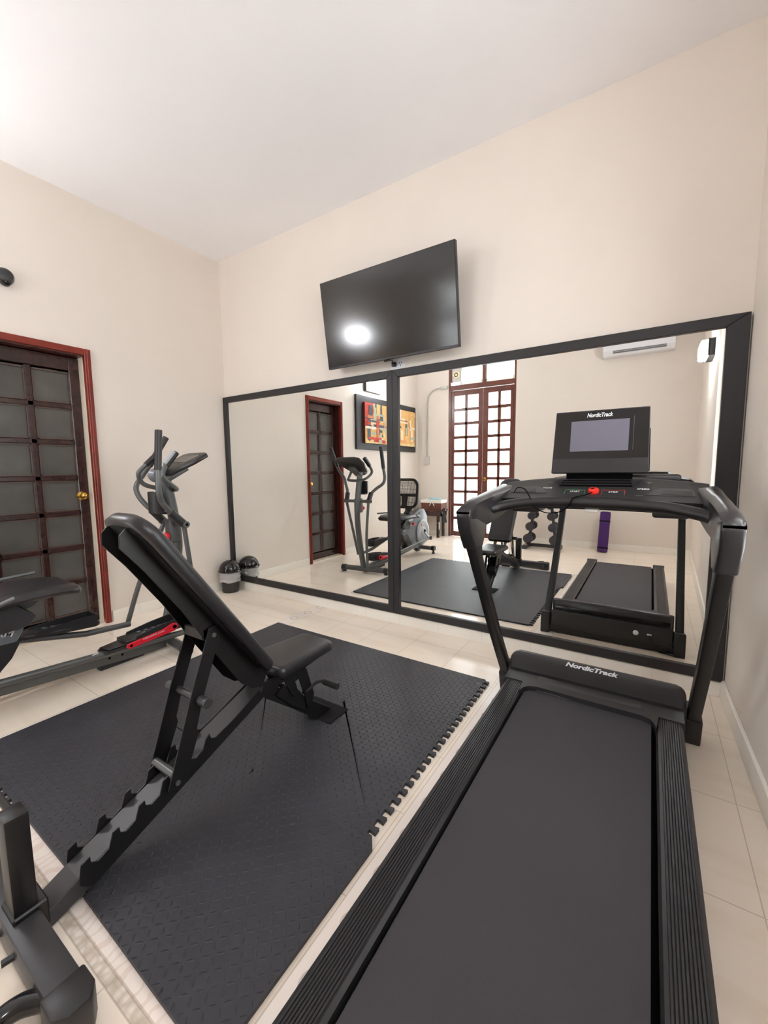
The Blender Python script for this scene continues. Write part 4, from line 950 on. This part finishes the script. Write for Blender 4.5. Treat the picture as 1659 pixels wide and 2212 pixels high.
# dumbbell rack with pairs of dumbbells
t = thing('dumbbell_rack', (2.2, -3.55, 0), 'dark A-shaped dumbbell rack standing against the back wall', 'rack')
b = B(); box(b, 1.965, 2.03, -3.70, -3.41, 0, .055, .004, 1); part('foot', b, M['greyd'], t)
b = B(); box(b, 2.395, 2.46, -3.70, -3.41, 0, .055, .004, 1); part('foot', b, M['greyd'], t)
b = B(); box(b, 2.02, 2.41, -3.665, -3.625, .01, .055, .004, 1); part('base_bar', b, M['greyd'], t)
LV = [.15, .325, .480, .628, .765]
def colx(s, z): return 2.015+.13*(z/.95) if s < 0 else 2.41-.13*(z/.95)
for s in (-1, 1):
    b = B(); xs0, xs1 = colx(s, .03), colx(s, .86)
    loft(b, [[(x+dx, y, z) for dx, y in ((-.018, -3.575), (.018, -3.575), (.018, -3.535), (-.018, -3.535))] for x, z in ((xs0, .03), (xs1, .86))]); part('post', b, M['greyd'], t, smooth=False)
b = B(); box(b, colx(-1, .86)-.018, colx(1, .86)+.018, -3.575, -3.535, .84, .88, .003, 1); part('top_bar', b, M['greyd'], t)
for s in (-1, 1):
    for z in LV:
        b = B(); x = colx(s, z); prism(b, [(x-.030, z-.022), (x-.024, z+.004), (x-.018, z-.022+.006), (x+.018, z-.016), (x+.024, z+.004), (x+.030, z-.022), (x+.02, z-.032), (x-.02, z-.032)], 1, -3.60, -3.51); part('cradle', b, M['greyd'], t, smooth=False)
proto = None
names_lv = ['lowest', 'second lowest', 'middle', 'second highest', 'topmost']
for s in (-1, 1):
    for i, z in enumerate(LV):
        R_ = .066-.005*i; x = colx(s, z)
        col_ = 'nearer the glass doors' if s < 0 else 'nearer the purple mat'
        dbt = thing('dumbbell', (x, -3.555, z), 'dark dumbbell, %s in the column %s of the wall rack' % (names_lv[i], col_), 'dumbbell', 'dumbbells on the rack')
        b = B(); tube(b, [(x, -3.615, z), (x, -3.495, z)], .0145, 14); part('handle', b, M['db'], dbt)
        for y0 in (-3.675, -3.515):
            b = B(); lathe(b, [(0, 0), (R_*.8, 0), (R_, .012), (R_, .060), (R_*.8, .072), (0, .072)], (x, y0 if y0 < -3.6 else y0+.015, z), 'y', 24); part('head', b, M['db'], dbt)
# side table, basket, cloths
t = thing('side_table', (.31, -3.80, 0), 'small dark wooden side table in the back corner', 'table')
tx0, tx1, ty0, ty1, tz = .04, .585, -3.925, -3.66, .468
b = B(); box(b, tx0, tx1, ty0, ty1, tz-.022, tz, .003, 1); part('table_top', b, M['wood'], t)
b = B(); box(b, tx0+.02, tx1-.02, ty0+.01, ty1-.015, tz-.105, tz-.022, .002, 1); part('apron', b, M['woodd'], t)
for x, y in ((tx0+.02, ty0+.01), (tx0+.02, ty1-.055), (tx1-.095, ty1-.055), (tx1-.095, ty0+.01)):
    if True:
        b = B(); box(b, x, x+.04, y, y+.04, 0, tz-.03, .003, 1); part('leg', b, M['woodd'], t)
t = thing('wicker_basket', (.38, -3.80, tz), 'dark wicker basket with a white cloth lining on the side table', 'basket')
bx0, bx1, by0, by1 = .20, .555, -3.905, -3.70
def flare(x0, x1, y0, y1, z0, z1, f, bb):
    loft(bb, [[(x0, y0, z0), (x1, y0, z0), (x1, y1, z0), (x0, y1, z0)], [(x0-f, y0-f*.3, z1), (x1+f, y0-f*.3, z1), (x1+f, y1+f, z1), (x0-f, y1+f, z1)]]); return bb
part('body', flare(bx0, bx1, by0, by1, tz+.001, tz+.135, .014, B()), M['wicker'], t, smooth=False)
part('lining', flare(bx0-.013, bx1+.013, by0-.004, by1+.013, tz+.115, tz+.165, .006, B()), M['cloth'], t, 'white fabric rim')
b = B()
for s in (-1, 1): tube(b, [(.40, by1+.02, tz+.145), (.40+s*.02, by1+.022, tz+.11), (.40+s*.045, by1+.02, tz+.065)], .006, 8, 4)
tube(b, [(.36, by1+.021, tz+.15), (.385, by1+.026, tz+.158), (.40, by1+.022, tz+.145), (.415, by1+.026, tz+.158), (.44, by1+.021, tz+.15)], .006, 8, 4); part('ribbon_bow', b, M['cloth'], t, 'white ribbon bow')
for i, (x, y) in enumerate(((.34, -3.80), (.44, -3.81))):
    b = B(); lathe(b, [(0, -.012), (.05, -.01), (.055, .0), (.045, .012), (.02, .018), (0, .018)], (x, y, tz+.178), 'z', 20, sx=1.1)
    for v in b.verts: v.co.z += .004*math.sin(v.co.x*140+v.co.y*90)
    co = obj('folded_cloth', b, M['teal'], loc=(x, y, tz+.165)); tag(co, 'pale blue folded cloth in the basket, the one %s' % ('farther from the glass doors' if i == 0 else 'nearer the glass doors'), 'cloth', 'cloths in the basket')
b = B()
pts = [(-3.72, .50), (-3.70, .50), (-3.66, .25), (-3.69, .245), (-3.74, .25), (-3.80, .25), (-3.85, .245), (-3.76, .50)]
prism(b, pts, 0, .590, .602, .003, 1)
bc = obj('hanging_cloth', b, M['bcloth'], loc=(.596, -3.74, .48)); tag(bc, 'black cloth hanging off the end of the side table', 'cloth')
